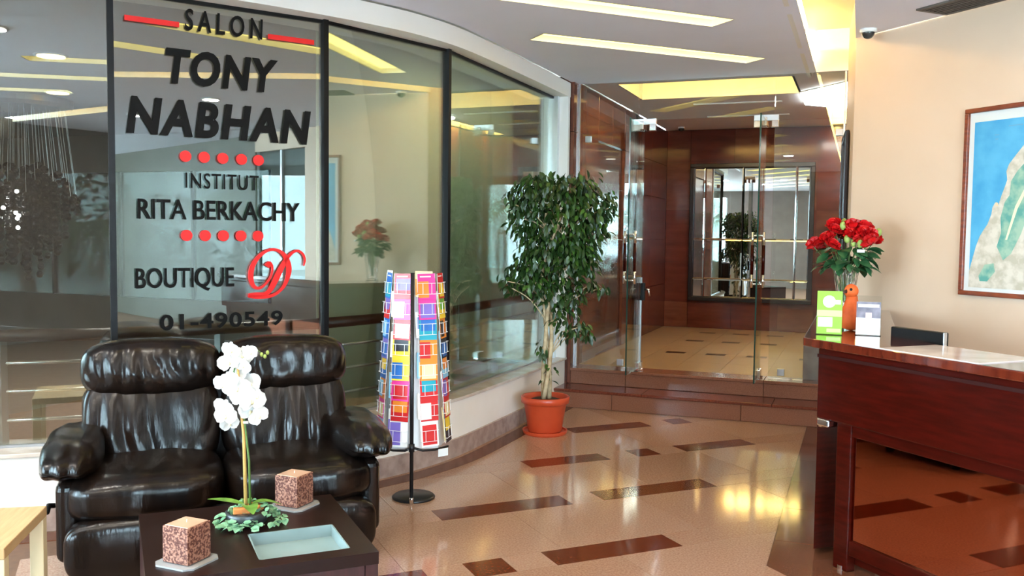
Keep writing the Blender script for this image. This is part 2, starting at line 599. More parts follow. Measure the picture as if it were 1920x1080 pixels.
# brown border that follows the plinth
inner = offset(curve, -.035)
outer = offset(curve, -.165)
for i in range(10, len(curve) - 1, 4):
    j = min(i + 4, len(curve) - 1)
    MB().band(outer[i:j + 1], inner[i:j + 1], -.004, .0015).build('border_slab', border_g, fl)

# ---- plinth, ledge and skirting under the salon glass
back = offset(curve, .5)
pl = MB().band(offset(curve, .02), offset(curve, .34), .12, .385).build('wall_salon_plinth', plinth_m)
struct(pl, 'low curved cream plinth wall under the salon glass', 'wall')
bsb = MB().band(offset(curve, .0), offset(curve, .3), -.003, .125).build('baseboard_salon', skirt_m)
struct(bsb, 'grey pink marble skirting at the foot of the curved plinth', 'baseboard')
sl = MB().band(offset(curve, .0), offset(curve, .36), .387, .41).build('trim_1', ledge_m, bevel=.004)
struct(sl, 'polished stone ledge along the top of the curved plinth', 'ledge')
# ---- fascia over the glass
fa = MB().band(offset(curve, .0), offset(curve, .40), 2.81, CEIL - .012).build('trim_2', white_m)
struct(fa, 'white curved bulkhead band above the salon glass', 'bulkhead')
fb = MB().box(-2.77, -2.535, 7.99, 8.06, .41, 2.81).build('trim_3', white_m)
struct(fb, 'white upright jamb where the salon glass meets the marble', 'jamb')

# ---- the salon glass: panes and black mullions
win = thing('window_1', 'faceted reflective salon shopfront glass with slim black mullions', 'window', kind='structure')
for i in range(len(G) - 1):
    a, b = Vector((*G[i], 0)), Vector((*G[i + 1], 0))
    t = (b - a).normalized()
    n = Vector((t.y, -t.x, 0))
    L = (b - a).length
    rz = math.atan2(t.y, t.x)
    MB().box(.012, L - .012, -.004, .004, .412, 2.808).build('pane', salon_glass, win, tuple(a), rz=rz)
    if i:
        MB().box(-.016, .016, -.03, .03, .41, 2.81).build('mullion', black_alu, win, tuple(a), rz=rz - .12)
    MB().box(.0, L, -.012, .012, 2.79, 2.81).build('head_rail', black_alu, win, tuple(a), rz=rz)
    MB().box(.0, L, -.01, .01, .41, .424).build('sill_rail', steel, win, tuple(a), rz=rz)
MB().box(-2.68, -2.62, 7.94, 7.99, .41, 2.81).build('end_rail', sil_trim, win)

# ---- ceiling: main sheet with strip openings, cove beside it, right-hand sheet
strips = []
for k in range(-5, 2):
    v0 = 4.86 + .93 * k
    u0 = 1.78 + 1.02 * k
    strips.append((u0, u0 + 1.93, v0, v0 + .23))
holes = [[UV(a, c), UV(b, c), UV(b, d), UV(a, d)] for a, b, c, d in strips]
ce = plate('ceiling', [(-.40, 8.2), (-.40, -4), (-6.2, -4), (-6.2, 2.0)] + [(x, y) for x, y in curve] + [(-2.53, 8.2)], holes, CEIL, ceil_m)
struct(ce, 'pale grey suspended lobby ceiling with slanting light slots', 'ceiling')
cr = plate('ceiling_right', [(-.08, 6.88), (-.08, -4), (9, -4), (9, -2.2)], [], CEIL, ceil_m)
struct(cr, 'pale ceiling over the reception counter', 'ceiling')
MB().box(-.08, -.05, -4, 6.9, CEIL + .004, 3.3).build('cove_side', cove_m, cr)
rf = MB().box(-6.4, 9.5, -4.4, 13, 3.30, 3.4).box(-13.2, -6.4, .95, 10.7, 3.30, 3.4).build('ceiling_slab', cove_m)
struct(rf, 'cream soffit above the lit ceiling cove', 'ceiling')
cs = MB().box(-.42, -.08, 8.17, 8.2, CEIL, 3.3).build('trim_4', ceil_m)
struct(cs, 'grey end wall of the ceiling cove above the glass front', 'trim')
for k, (a, b, c, d) in enumerate(strips):
    if k == 6:
        lab, grp = 'long warm recessed ceiling strip light nearest the glass entrance', None
    elif k == 5:
        lab, grp = 'long warm recessed ceiling strip light at the upper edge of the photo', None
    else:
        lab, grp = 'warm recessed ceiling strip light seen only as a reflection in the salon glass', 'reflected ceiling strips'
    x, y = UV((a + b) / 2, (c + d) / 2)
    t = thing('ceiling_strip_light', lab, 'ceiling light', (x, y, CEIL), R(45), group=grp)
    hw, hd = (b - a) / 2, (d - c) / 2
    hm = MB()
    for q in ((-hw - .01, -hw, -hd - .01, hd + .01), (hw, hw + .01, -hd - .01, hd + .01), (-hw, hw, -hd - .01, -hd), (-hw, hw, hd, hd + .01)):
        hm.box(*q, 0, .07)
    hm.box(-hw - .01, hw + .01, -hd - .01, hd + .01, .07, .08)
    hm.build('housing', white_m, t)
    MB().box(-hw + .003, hw - .003, -hd + .003, hd - .003, .045, .055).build('diffuser', strip_e, t)
for k, (x, y) in enumerate(((-4.6, 1.2), (-3.2, 1.6), (-1.8, 1.6), (-3.9, -.4), (-2.4, -.2), (-1.2, .2), (1.2, 2.6), (2.6, 1.2))):  # lamps added out of view to brighten floor and ceiling
    t = thing('fill_downlight', 'round downlight added out of view to brighten the lobby', 'downlight', (x, y, CEIL), group='fill lights added above the frame')
    MB().lathe([(.10, -.010), (.10, 0)], 24).build('bezel', sil_trim, t)
    MB().lathe([(.08, -.013), (.08, -.0105)], 24).build('lens', emis('lobby_fill_lens', (1, .9, .7), 5), t)
    ld = bpy.data.lights.new('fill_lamp', 'AREA')
    ld.shape = 'DISK'; ld.size = .16; ld.energy = LOBBY_W; ld.color = (1, .94, .84)
    lo = bpy.data.objects.new('lamp', ld); COL.objects.link(lo); lo.parent = t; lo.location = (0, 0, -.016)
for k in range(9):
    y0 = 7.95 - k * 1.3
    t = thing('cove_tube', 'warm fluorescent tube hidden in the ceiling cove above the counter side', 'cove light', (-.432, y0, 3.10), group='tubes in the lobby cove')
    MB().tube([(0, -.6, 0), (0, .45, 0)], .018, 8).build('tube', cove_e, t, smooth=True)
    MB().box(-.05, -.02, -.62, .47, -.15, .03).build('batten', white_m, t)

# ---- cream wall with the map (45 degrees), its return and the rest of the lobby shell
WU = 4.813
A0 = UV(WU, 4.92)


def wall_seg(v1, v2, z0, z1, name='wall_right', th=.14):
    p = [UV(WU, v1), UV(WU, v2), UV(WU + th, v2), UV(WU + th, v1)]
    return MB().prism(p, z0, z1)


wr = wall_seg(4.92, -.6, 0, CEIL + .02).build('wall_right', cream)
struct(wr, 'warm cream wall behind the reception counter', 'wall')
w2 = wall_seg(-1.95, -8.2, 0, CEIL + .02).build('wall_far_right', mat('taupe_wall_paint', lin((88, 82, 70)), .6, col2=lin((83, 77, 65)), vscale=2))
struct(w2, 'taupe wall beyond the side entrance', 'wall')
w3 = wall_seg(-.6, -1.95, 2.7, CEIL + .02).build('wall_over_entrance', cream)
struct(w3, 'cream lintel over the side entrance', 'wall')
se = thing('window_3', 'side entrance of clear glass in the cream wall', 'window', (*UV(WU + .06, -1.275), 0), R(-45), kind='structure')
for k in range(2):
    MB().box(-.675 + k * .675, k * .675, -.005, .005, .0, 2.7).build('pane', tinted_glass, se)
for x in (-.657, 0, .657):
    MB().box(x - .02, x + .02, -.03, .03, 0, 2.7).build('frame_post', sil_trim, se)
rtw = MB().prism([A0, (-.15, 8.25), (-.02, 8.25), (A0[0] + .12, A0[1] + .02)], 0, 3.3).build('wall_return', cream)
struct(rtw, 'narrow cream wall return beside the glass entrance', 'wall')
rw = MB()
rw.box(-6.2, -6.0, -4.15, -4.0, 0, 3.0); rw.box(-3.9, 2.0, -4.15, -4.0, 0, 3.0); rw.box(8.4, 9.2, -4.15, -4.0, 0, 3.0)
for x0, x1 in ((-6.0, -3.9), (2.0, 8.4)):
    rw.box(x0, x1, -4.15, -4.0, 0, .35); rw.box(x0, x1, -4.15, -4.0, 2.75, 3.0)
rw = rw.build('wall_rear', mat('grey_brown_rear_wall', lin((118, 106, 100)), .5, col2=lin((108, 96, 90)), vscale=3))
struct(rw, 'grey brown rear wall of the lobby', 'wall')
lw = MB().box(-6.35, -6.2, -4.0, -3.4, 0, 3.0).box(-6.35, -6.2, 1.2, 2.1, 0, 3.0).box(-6.35, -6.2, -3.4, 1.2, 0, .35).box(-6.35, -6.2, -3.4, 1.2, 2.75, 3.0).build('wall_left', cream)
struct(lw, 'cream side wall of the lobby left of the seating', 'wall')
xr = MB().box(8.9, 9.05, -4.0, -2.0, 0, 3.0).build('wall_end', cream)
struct(xr, 'cream end wall far right of the lobby', 'wall')
for nme, xc, hw, n, lab in (('fill_window_4', -4.95, 1.05, 2, 'left rear windows added out of view for daylight fill, in silver frames'), ('fill_window_6', 5.2, 3.2, 4, 'right rear windows added out of view for daylight fill, in silver frames')):
    rwn = thing(nme, lab, 'window', (xc, -4.07, 0), kind='structure')  # unseen windows added to fill the lobby with daylight
    st = 2 * hw / n
    for k in range(n):
        MB().box(-hw + k * st + .03, -hw + (k + 1) * st - .03, -.005, .005, .38, 2.72).build('pane', window_glass, rwn)
    for k in range(n + 1):
        x = min(max(-hw + k * st, -hw + .025), hw - .025)
        MB().box(x - .025, x + .025, -.04, .04, .35, 2.75).build('frame_post', sil_trim, rwn)

lwn = thing('fill_window_7', 'side windows added out of view left of the seating for more daylight', 'window', (-6.27, -1.1, 0), kind='structure')  # unseen windows added to bring in more neutral daylight
for k in range(3):
    MB().box(-.005, .005, -2.3 + k * 1.533 + .03, -2.3 + (k + 1) * 1.533 - .03, .38, 2.72).build('pane', window_glass, lwn)
for y in (-2.275, -.767, .767, 2.275):
    MB().box(-.04, .04, y - .025, y + .025, .35, 2.75).build('frame_post', sil_trim, lwn)
lg = MB().box(-14, -6.36, -4.2, .9, -.12, -.02).build('ground_terrace', ground_m)
struct(lg, 'pale terrace outside the left lobby windows', 'ground')

# ---- steps up to the glass entrance
stp = thing('entrance_steps', 'two low red granite steps up to the glass entrance', 'steps', (-1.3, 7.75, 0))


def slabs(parent, xs, y0, y1, z0, z1, name, m_, ox=-1.3, oy=7.75):
    for i in range(len(xs) - 1):
        MB().box(xs[i] - ox + .0015, xs[i + 1] - ox - .0015, y0 - oy, y1 - oy, z0, z1).build(name, m_, parent, bevel=.003, seg=1)


slabs(stp, [-2.56, -2.02, -.9, -.17], 7.75, 7.78, 0, .139, 'riser_slab', step_g)
slabs(stp, [-2.56, -1.75, -.65, -.17], 7.735, 8.085, .14, .164, 'tread_slab', tread_g)
slabs(stp, [-2.56, -1.975, -.75, -.17], 8.07, 8.10, .165, .283, 'riser_slab', step_g)
slabs(stp, [-2.56, -1.975, -.75, -.17], 8.055, 8.33, .284, PLAT, 'tread_slab', step_g)
cr2 = MB().box(-1.26, 1.12, .04, .34, 0, .138).box(-1.26, 1.12, .36, .57, 0, .28)
cr2.build('core', grout, stp)
# marble cheek where the salon jamb meets the steps
vl = thing('wall_vestibule_left', 'polished brown marble side wall of the vestibule with a lift door recess', 'wall', (-2.5, 8.2, 0), kind='structure')
MB().box(-.30, -.03, -.16, 4.3, 0, 3.0).build('backing', marble_d, vl)


def vpanel(y0, y1, z0, z1, m_=marble_w, d=.0):
    MB().box(-.03, d, y0 - 8.2 + .002, y1 - 8.2 - .002, z0 + .002, z1 - .002).build('marble_panel', m_, vl, bevel=.002, seg=1)


zs = [PLAT, .9, 1.5, 2.05, 2.5, 2.97]
for y0, y1 in ((8.05, 8.45), (8.45, 8.9)):
    for i in range(5):
        vpanel(y0, y1, zs[i] if i else 0.17, zs[i + 1])
for y0, y1 in ((8.9, 9.45), (9.45, 9.98)):
    vpanel(y0, y1, 2.5, 2.97)
for y0, y1 in ((9.98, 10.4), (10.4, 11.4), (11.4, 12.4)):
    for i in range(5):
        vpanel(y0, y1, zs[i], zs[i + 1], marble_w if y0 < 10.3 else marble_w2)
dl = MB().box(-.10, -.07, .71, 1.77, PLAT, 2.49).build('recess_door', marble_d, vl)
MB().box(-.07, -.065, 1.235, 1.245, PLAT, 2.49).build('door_joint', black_alu, vl)
# floor of the vestibule
vf = MB().box(-2.55, -.1, 8.33, 12.45, .0, PLAT - .004).build('floor_vestibule', grout)
struct(vf, 'raised pale vestibule floor with small brown inlays', 'floor')
xs = [-2.5, -2.02, -1.6, -1.18, -.76, -.14]
ys = [8.33, 8.95, 9.55, 9.69, 10.2, 10.73, 10.87, 11.3, 11.69, 11.83, 12.4]
for i in range(len(xs) - 1):
    for j in range(len(ys) - 1):
        thin = ys[j + 1] - ys[j] < .15
        x0, x1 = xs[i], xs[i + 1]
        if thin and 0 < i < 5:
            c = (x0 + x1) / 2
            MB().box(x0 + .001, c - .101, ys[j] + .001, ys[j + 1] - .001, PLAT - .02, PLAT).build('floor_slip', random.choice(vgr), vf)
            MB().box(c + .101, x1 - .001, ys[j] + .001, ys[j + 1] - .001, PLAT - .02, PLAT).build('floor_slip', random.choice(vgr), vf)
            MB().box(c - .1, c + .1, ys[j] + .001, ys[j + 1] - .001, PLAT - .02, PLAT).build('inlay_bar', vbar, vf)
        else:
            MB().box(x0 + .001, x1 - .001, ys[j] + .001, ys[j + 1] - .001, PLAT - .02, PLAT).build('floor_tile', random.choice(vgr), vf)
# back wall with marble panels
vb = thing('wall_vestibule_back', 'red brown marble back wall of the vestibule around the mirror', 'wall', (-1.3, 12.35, 0), kind='structure')
MB().box(-1.3, 1.3, .03, .15, 0, 3.0).build('backing', marble_d, vb)
px = [-1.2, -.88, -.3, .3, .75, 1.18]
pz = [PLAT, .66, 1.2, 1.9, 2.55, 2.97]
for i in range(5):
    for j in range(5):
        MB().box(px[i] + .002, px[i + 1] - .002, 0, .03, pz[j] + .002, pz[j + 1] - .002).build('marble_panel', marble_w2 if (i + j) % 3 else marble_w, vb)
vr = thing('wall_vestibule_right', 'brown marble right wall of the vestibule', 'wall', (-.15, 8.3, 0), kind='structure')
MB().box(.03, .15, -.04, 4.1, 0, 3.0).build('backing', marble_d, vr)
for k in range(5):
    for j in range(5):
        MB().box(0, .03, k * .82 + .002, k * .82 + .816, pz[j] + .002, pz[j + 1] - .002).build('marble_panel', marble_w, vr)
# vestibule ceiling with a cross cove and a side cove
vc = plate('ceiling_vestibule', [(-2.5, 8.2), (-.1, 8.2), (-.1, 12.4), (-2.5, 12.4)],
           [[(-2.2, 8.5), (-.62, 8.5), (-.62, 9.5), (-2.2, 9.5)], [(-.40, 10.3), (-.18, 10.3), (-.18, 12.2), (-.40, 12.2)]], CEIL + .03, ceil_m)
struct(vc, 'grey vestibule ceiling with amber lit coves', 'ceiling')
b = MB()
b.box(-2.22, -2.2, 8.5, 9.5, CEIL + .03, 3.25).box(-.62, -.60, 8.5, 9.5, CEIL + .03, 3.25).box(-2.2, -.62, 9.5, 9.52, CEIL + .03, 3.25).box(-2.2, -.62, 8.48, 8.5, CEIL + .03, 3.25)
b.build('cove_side', cove_m, vc)
b = MB()
b.box(-.42, -.40, 10.3, 12.2, CEIL + .03, 3.25).box(-.18, -.16, 10.3, 12.2, CEIL + .03, 3.25).box(-.4, -.18, 12.2, 12.22, CEIL + .03, 3.25)
b.build('cove_side', cove_m, vc)
for k, (x0, x1, y) in enumerate(((-2.1, -1.45, 8.58), (-1.4, -.75, 8.58))):
    t = thing('cove_tube', 'amber tube in the cross cove of the vestibule ceiling', 'cove light', ((x0 + x1) / 2, y, 3.1), group='tubes in the vestibule cove')
    h = (x1 - x0) / 2
    MB().tube([(-h, 0, 0), (h, 0, 0)], .018, 8).build('tube', cove_v, t, smooth=True)
t = thing('cove_tube', 'amber tube in the side cove of the vestibule ceiling', 'cove light', (-.36, 11.3, 3.1))
MB().tube([(0, -.8, 0), (0, .8, 0)], .018, 8).build('tube', cove_v, t, smooth=True)
t = thing('reflection_panel', 'glowing white panel standing in for reflected daylight, right of the vestibule', 'ceiling light', (-.4, 9.75, CEIL + .03))  # glowing panel stands in for daylight reflected in the glass
MB().prism([(-.2, -.32), (.24, -.85), (.24, .85), (-.2, .40)], -.03, -.01).build('diffuser', panel_e, t)
MB().prism([(-.21, -.33), (.245, -.87), (.245, .87), (-.21, .41)], -.01, 0).build('frame', white_m, t)
for k, (x0, x1, y) in enumerate(((-1.74, -.82, 9.98), (-1.76, -.82, 11.05))):
    t = thing('slot_diffuser', ('white linear air slot in the vestibule ceiling nearer the doors', 'white linear air slot in the vestibule ceiling nearer the mirror wall')[k], 'air vent', ((x0 + x1) / 2, y, CEIL + .03))
    h = (x1 - x0) / 2
    MB().box(-h, h, -.03, -.008, -.012, 0).box(-h, h, .008, .03, -.012, 0).build('frame', white_m, t)
    MB().box(-h, h, -.008, .008, -.004, 0).build('slot', vent_m, t)

# ---- glass front of the entrance: fixed panes and two open door leaves
GY = 8.2
wf = thing('window_2', 'frameless clear glass entrance front with steel patch fittings', 'window', (-1.3, GY, 0), kind='structure')


def fixed(x0, x1, z0, z1):
    MB().box(x0 + 1.3 + .003, x1 + 1.3 - .003, -.005, .005, z0, z1).build('pane', clear_glass, wf)


fixed(-2.5, -1.93, PLAT + .004, 2.56)
fixed(-.73, -.155, PLAT + .004, 2.56)
fixed(-2.5, -1.93, 2.565, CEIL + .01)
fixed(-1.93, -.73, 2.6, CEIL + .01)
fixed(-.73, -.155, 2.565, CEIL + .01)
for x, z in ((-2.06, PLAT + .06), (-.62, PLAT + .06), (-2.40, 2.44), (-.2, 2.44)):
    MB().box(x + 1.27, x + 1.33, -.015, .015, z - .03, z + .03).build('patch_fitting', steel, wf, bevel=.003)
MB().box(1.13, 1.145, -.012, .012, PLAT, CEIL).build('edge_channel', sil_trim, wf)
MB().box(-1.2, -1.185, -.012, .012, PLAT, CEIL).build('edge_channel', sil_trim, wf)


def leaf(name, x, lab, rz):
    d = thing(name, lab, 'door', (x, GY, 0), rz, kind='structure')
    MB().box(-.005, .005, -.55, -.02, PLAT + .03, 2.555).build('pane', door_glass, d)
    MB().box(-.006, .006, -.556, -.55, PLAT + .03, 2.555).build('glass_edge', glass_edge, d)
    # top patch: a steel hood gripping leaf and transom
    MB().box(-.016, .016, -.13, .02, 2.50, 2.575).build('hinge_patch', chrome, d, bevel=.004)
    MB().box(-.105, .105, -.018, .018, 2.555, 2.61).build('transom_patch', steel, d, bevel=.004)
    MB().box(-.105, -.045, -.02, .02, 2.50, 2.56).build('transom_patch', chrome, d, bevel=.004)
    MB().box(.045, .105, -.02, .02, 2.50, 2.56).build('transom_patch', chrome, d, bevel=.004)
    MB().box(-.016, .016, -.14, .0, PLAT + .012, PLAT + .085).build('floor_hinge', chrome, d, bevel=.004)
    MB().lathe([(.028, 0), (.028, .014), (.012, .02)], 16, (0, 0, PLAT)).build('pivot', chrome, d, smooth=True)
    for s in (-1, 1):
        h = MB()
        h.tube([(0, -.49, 1.16), (s * .045, -.49, 1.16)], .007, 8)
        h.tube([(0, -.49, 1.56), (s * .045, -.49, 1.56)], .007, 8)
        h.tube([(s * .045, -.49, 1.13), (s * .045, -.49, 1.245)], .0125, 10)
        h.tube([(s * .045, -.49, 1.475), (s * .045, -.49, 1.59)], .0125, 10)
        ho = h.build('pull_handle', chrome, d, smooth=True)
        MB().tube([(s * .045, -.49, 1.24), (s * .045, -.49, 1.48)], .0135, 10).build('wood_grip', mahog, ho, smooth=True)
    return d


d1 = leaf('door_1', -1.87, 'left frameless glass door leaf standing open at the entrance', 0)
b = MB().box(.006, .04, -.08, -.02, .96, 1.12)
lk = b.build('lock_case', black_p, d1, bevel=.004)
MB().tube([(.04, -.05, 1.06), (.075, -.05, 1.06), (.085, -.05, 1.0)], .009, 8).build('lever', chrome, lk, smooth=True)
MB().box(.006, .018, -.075, -.055, PLAT + .05, 1.17).build('reflection_bar', steel, d1)  # steel bar stands in for a bright vertical reflection
d2 = leaf('door_2', -.80, 'right frameless glass door leaf standing open at the entrance', R(1))

# ---- salon side behind the glass: floor, walls, ceiling, windows
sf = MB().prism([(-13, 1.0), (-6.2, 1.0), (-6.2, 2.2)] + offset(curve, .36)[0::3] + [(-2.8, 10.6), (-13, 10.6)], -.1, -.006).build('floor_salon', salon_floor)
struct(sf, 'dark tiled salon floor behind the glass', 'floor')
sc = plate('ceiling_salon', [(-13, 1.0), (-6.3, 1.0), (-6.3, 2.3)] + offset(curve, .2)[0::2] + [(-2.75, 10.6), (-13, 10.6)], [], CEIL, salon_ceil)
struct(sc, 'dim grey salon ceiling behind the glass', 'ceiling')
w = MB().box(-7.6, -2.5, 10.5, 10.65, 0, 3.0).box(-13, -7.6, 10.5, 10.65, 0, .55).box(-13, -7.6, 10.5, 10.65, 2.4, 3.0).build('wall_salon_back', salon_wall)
struct(w, 'plain grey salon back wall behind the glass', 'wall')
w = MB().box(-2.8, -2.72, 8.1, 10.6, 0, 3.0).build('wall_salon_side', salon_wall)
struct(w, 'plain salon side wall behind the marble', 'wall')
w = MB().box(-13, -6.2, .95, 1.1, 0, 3.0).build('wall_salon_near', salon_wall)
struct(w, 'plain salon wall at the near end', 'wall')
w = MB().box(-13.1, -12.95, 1.0, 10.6, 0, 3.0).build('wall_salon_outer', salon_wall)
struct(w, 'plain salon wall at the far left', 'wall')
sw = thing('window_5', 'wide tinted garden windows of the salon seen through the shopfront glass', 'window', (-10.3, 10.57, 0), kind='structure')
for k in range(4):
    MB().box(-2.68 + k * 1.335, -2.68 + k * 1.335 + 1.335, -.005, .005, .549, 2.401).build('pane', tinted_glass, sw)
for k in range(5):
    MB().box(-2.7 + k * 1.335, -2.66 + k * 1.335, -.04, .04, .55, 2.4).build('frame_post', black_alu, sw)
og = MB().box(-40, -3.0, 13.0, 40, -.12, -.02).box(-40, -3.0, 10.66, 13.0, -.125, -.025).build('ground_garden', ground_m)
struct(og, 'pale garden paving outside the salon windows', 'ground')
og = MB().box(-14, 22, -22, -4.2, -.12, -.02).box(9.2, 22, -4.2, 14, -.12, -.02).box(5.2, 9.2, -1.9, 14, -.125, -.03).build('ground_street', ground_m)
struct(og, 'pale paving outside the lobby entrance', 'ground')

w = MB().prism([(-3.25, 4.98), (-3.19, 8.3), (-3.20, 8.3), (-3.26, 4.98)], 0, CEIL).build('wall_salon_partition', frosted('frosted_partition', lin((196, 204, 184))))  # translucent, so the lamps added behind it brighten it
struct(w, 'frosted cream partition close behind the two right salon panes', 'wall')

# ---- railing behind the salon glass
rl = thing('railing', 'steel post railing with dark wooden handrail just behind the salon glass', 'railing', (-2.79, 5.7, 0))
RG = [(-5.0, 2.96), (-4.66, 3.10), (-3.78, 3.80), (-3.11, 4.76), (-2.78, 5.74), (-2.755, 8.02)]


def rel(p, z):
    return (p[0] + 2.79, p[1] - 5.7, z)


for i in range(len(RG) - 1):
    a, b = RG[i], RG[i + 1]
    MB().tube([rel(a, .985), rel(b, .985)], .034, 12).build('handrail', dark_wood, rl, smooth=True)
    for z in (.84, .69, .535):
        MB().tube([rel(a, z), rel(b, z)], .011, 8).build('rail_bar', rail_m, rl, smooth=True)
for p in ((-3.45, 4.27), (-2.775, 6.85), (-2.95, 5.27), (-4.2, 3.46), (-2.755, 7.98)):
    MB().box(p[0] + 2.79 - .02, p[0] + 2.79 + .02, p[1] - 5.7 - .02, p[1] - 5.7 + .02, .40, .955).build('post', steel, rl)

# ---- salon ceiling downlights, lamps added behind the partition, and chandelier
for k, (x, y) in enumerate(((-6.15, 5.58), (-7.72, 7.08))):
    t = thing('downlight', ('round amber downlight seen through the left salon pane, the larger one', 'round amber downlight above the chandelier side of the left salon pane, the smaller one')[k], 'downlight', (x, y, CEIL))
    MB().lathe([(.13, -.012), (.13, 0)], 24).build('bezel', sil_trim, t)
    MB().lathe([(.105, -.016), (.105, -.013)], 24).build('lens', down_e, t)
for k in range(4):  # hidden lamps added to light the partition from behind
    t = thing('downlight', 'round downlight added behind the frosted partition to make it glow', 'downlight', (-3.85, 6.25 + k * .55, CEIL), group='fill lights added behind the partition')
    MB().lathe([(.13, -.012), (.13, 0)], 24).build('bezel', sil_trim, t)
    MB().lathe([(.105, -.016), (.105, -.013)], 24).build('lens', down_e, t)
    ld = bpy.data.lights.new('fill_lamp', 'AREA')
    ld.shape = 'DISK'; ld.size = .2; ld.energy = 15; ld.color = (1, .98, .9)
    lo = bpy.data.objects.new('lamp', ld); COL.objects.link(lo); lo.parent = t; lo.location = (0, 0, -.02)
ch = thing('chandelier', 'dark crystal bead chandelier hanging from a round disc behind the left salon pane', 'chandelier', (-8.55, 7.35, CEIL))
MB().lathe([(.50, -.10), (.52, -.06), (.52, 0)], 40).build('canopy', brass_dk, ch, smooth=False)
st = MB(); cb = MB()
for k in range(46):
    rr = .58 * math.sqrt((k + .5) / 46); a = k * 2.39996
    x, y = rr * math.cos(a), rr * math.sin(a)
    zt = -.72 - .35 * (rr / .58) ** 2 + random.uniform(-.05, .05)
    zb = -1.95 + .75 * (rr / .58) ** 1.5 + random.uniform(-.08, .08)
    st.tube([(x * .8, y * .8, -.1), (x, y, zt)], .0025, 4, caps=False)
    z = zt
    while z > zb:
        cb.ball((x + random.uniform(-.012, .012), y + random.uniform(-.012, .012), z), random.uniform(.034, .05), 8, 5)
        z -= .085
st.build('hanging_wires', steel, ch)
o = cb.build('crystal_beads', crystal, ch, smooth=True)
o['kind'] = 'stuff'
bl = MB()
for k in range(9):
    bl.ball((random.uniform(.1, .5), random.uniform(-.55, -.3), random.uniform(-1.6, -1.0)), .02, 8, 5)
bl.build('bright_spots', emis('white_spot_glow', (1, .97, 1), 12), ch)  # glowing balls added for bright spots reflected in the pane


# ---- garden seen through the windows
def palm(x, y, h, lab, n=18, L=1.7, grp='palms outside the windows'):
    t = thing('palm_tree', lab, 'palm', (x, y, -.02), random.uniform(0, 6), group=grp)
    MB().tube([(0, 0, 0), (.05, .02, h * .5), (.0, .05, h)], [.17, .13, .11], 10).build('trunk', palm_trunk, t, smooth=True)
    f = MB()
    for k in range(n):
        a = k * 2.399; el = random.uniform(-.1, 1.1)
        p0 = Vector((0, .05, h)); d = Vector((math.cos(a) * math.cos(el), math.sin(a) * math.cos(el), math.sin(el)))
        pts = [p0 + d * (L * s) + Vector((0, 0, -1.1 * s * s * L * .6)) for s in [i / 9 for i in range(10)]]
        side = Vector((-math.sin(a), math.cos(a), 0))
        for i in range(1, 10):
            tdir = (pts[i] - pts[i - 1]).normalized()
            for s in (-1, 1):
                for j in (0, .5):
                    q = pts[i - 1].lerp(pts[i], j)
                    w_ = .5 * math.sin(PI * (i + j) / 11) + .08
                    tip = q + side * s * w_ + tdir * .22 + Vector((0, 0, -.16))
                    k0 = f.pts([q - tdir * .018, q + tdir * .018, tip])
                    f.face((k0, k0 + 1, k0 + 2))
        f.tube(pts, .012, 4, caps=False)
    o = f.build('fronds', palm_leaf, t)
    o['kind'] = 'stuff'


def bush(x, y, rx, ry, h, lab, n=420, grp='hedges outside the windows'):
    t = thing('garden_bush', lab, 'bush', (x, y, -.02), group=grp)
    f = MB()
    for k in range(n):
        a = random.uniform(0, 2 * PI); z = random.uniform(.05, 1)
        rr = math.sqrt(max(0, 1 - (z - .35) ** 2 / .45))
        c = Vector((rx * rr * math.cos(a), ry * rr * math.sin(a), z * h))
        d = Vector((random.gauss(0, 1), random.gauss(0, 1), random.gauss(0, 1))).normalized()
        e = d.orthogonal().normalized() * .07
        k0 = f.pts([c - d * .13, c + e, c + d * .13, c - e])
        f.face((k0, k0 + 1, k0 + 2, k0 + 3))
    o = f.build('foliage', hedge_m, t)
    o['kind'] = 'stuff'
    MB().tube([(0, 0, 0), (0, 0, h * .5)], .05, 6).build('stem', palm_trunk, t)


for k, (x, y, h) in enumerate(((-12.6, 12.9, 1.7), (-9.6, 13.4, 1.5), (-16.4, 14.2, 2.0), (-13.2, 17.0, 2.4))):
    palm(x, y, h, ('feathery palm just outside the salon windows, left one', 'feathery palm just outside the salon windows, behind the lettered pane', 'tall feathery palm further out in the garden, left', 'tallest feathery palm further out in the garden')[k], L=1.35, grp='palms beyond the salon windows')
for k in range(8):  # tall bush row added to screen out bright sky
    bush(-27 + k * 2.6, 21.5, 1.2, 1.0, 2.6 + .4 * (k % 3), 'dark green bush added to screen the sky beyond the salon windows', 420, 'bushes beyond the salon windows')
for k, (x, y, h) in enumerate(((-4.2, -9.6, 2.0), (4.6, -9.8, 2.3))):
    palm(x, y, h, 'feathery palm outside the rear lobby windows', grp='palms outside the rear windows')
for k in range(5):
    bush(-5.2 + k * 2.6, -6.2 - (k % 2) * .3, .8, .6, .8 + .15 * (k % 3), 'dark green bush outside the rear lobby windows', 380, 'bushes outside the rear windows')
for k in range(2):
    bush(6.7 + k * .6, 2.6 + k * 2.2, .7, .7, 1.1, 'dark green bush outside the side entrance', 320, 'bushes outside the side entrance')

# ================================================================== SIGN ON THE GLASS
ga, gb = Vector((*G[2], 0)), Vector((*G[3], 0))
gt = (gb - ga).normalized()
gn = Vector((gt.y, -gt.x, 0))
sg = thing('salon_sign', 'black and red lettering fixed to the second salon pane above the sofa', 'sign', tuple(ga + gn * .014), math.atan2(gt.y, gt.x))


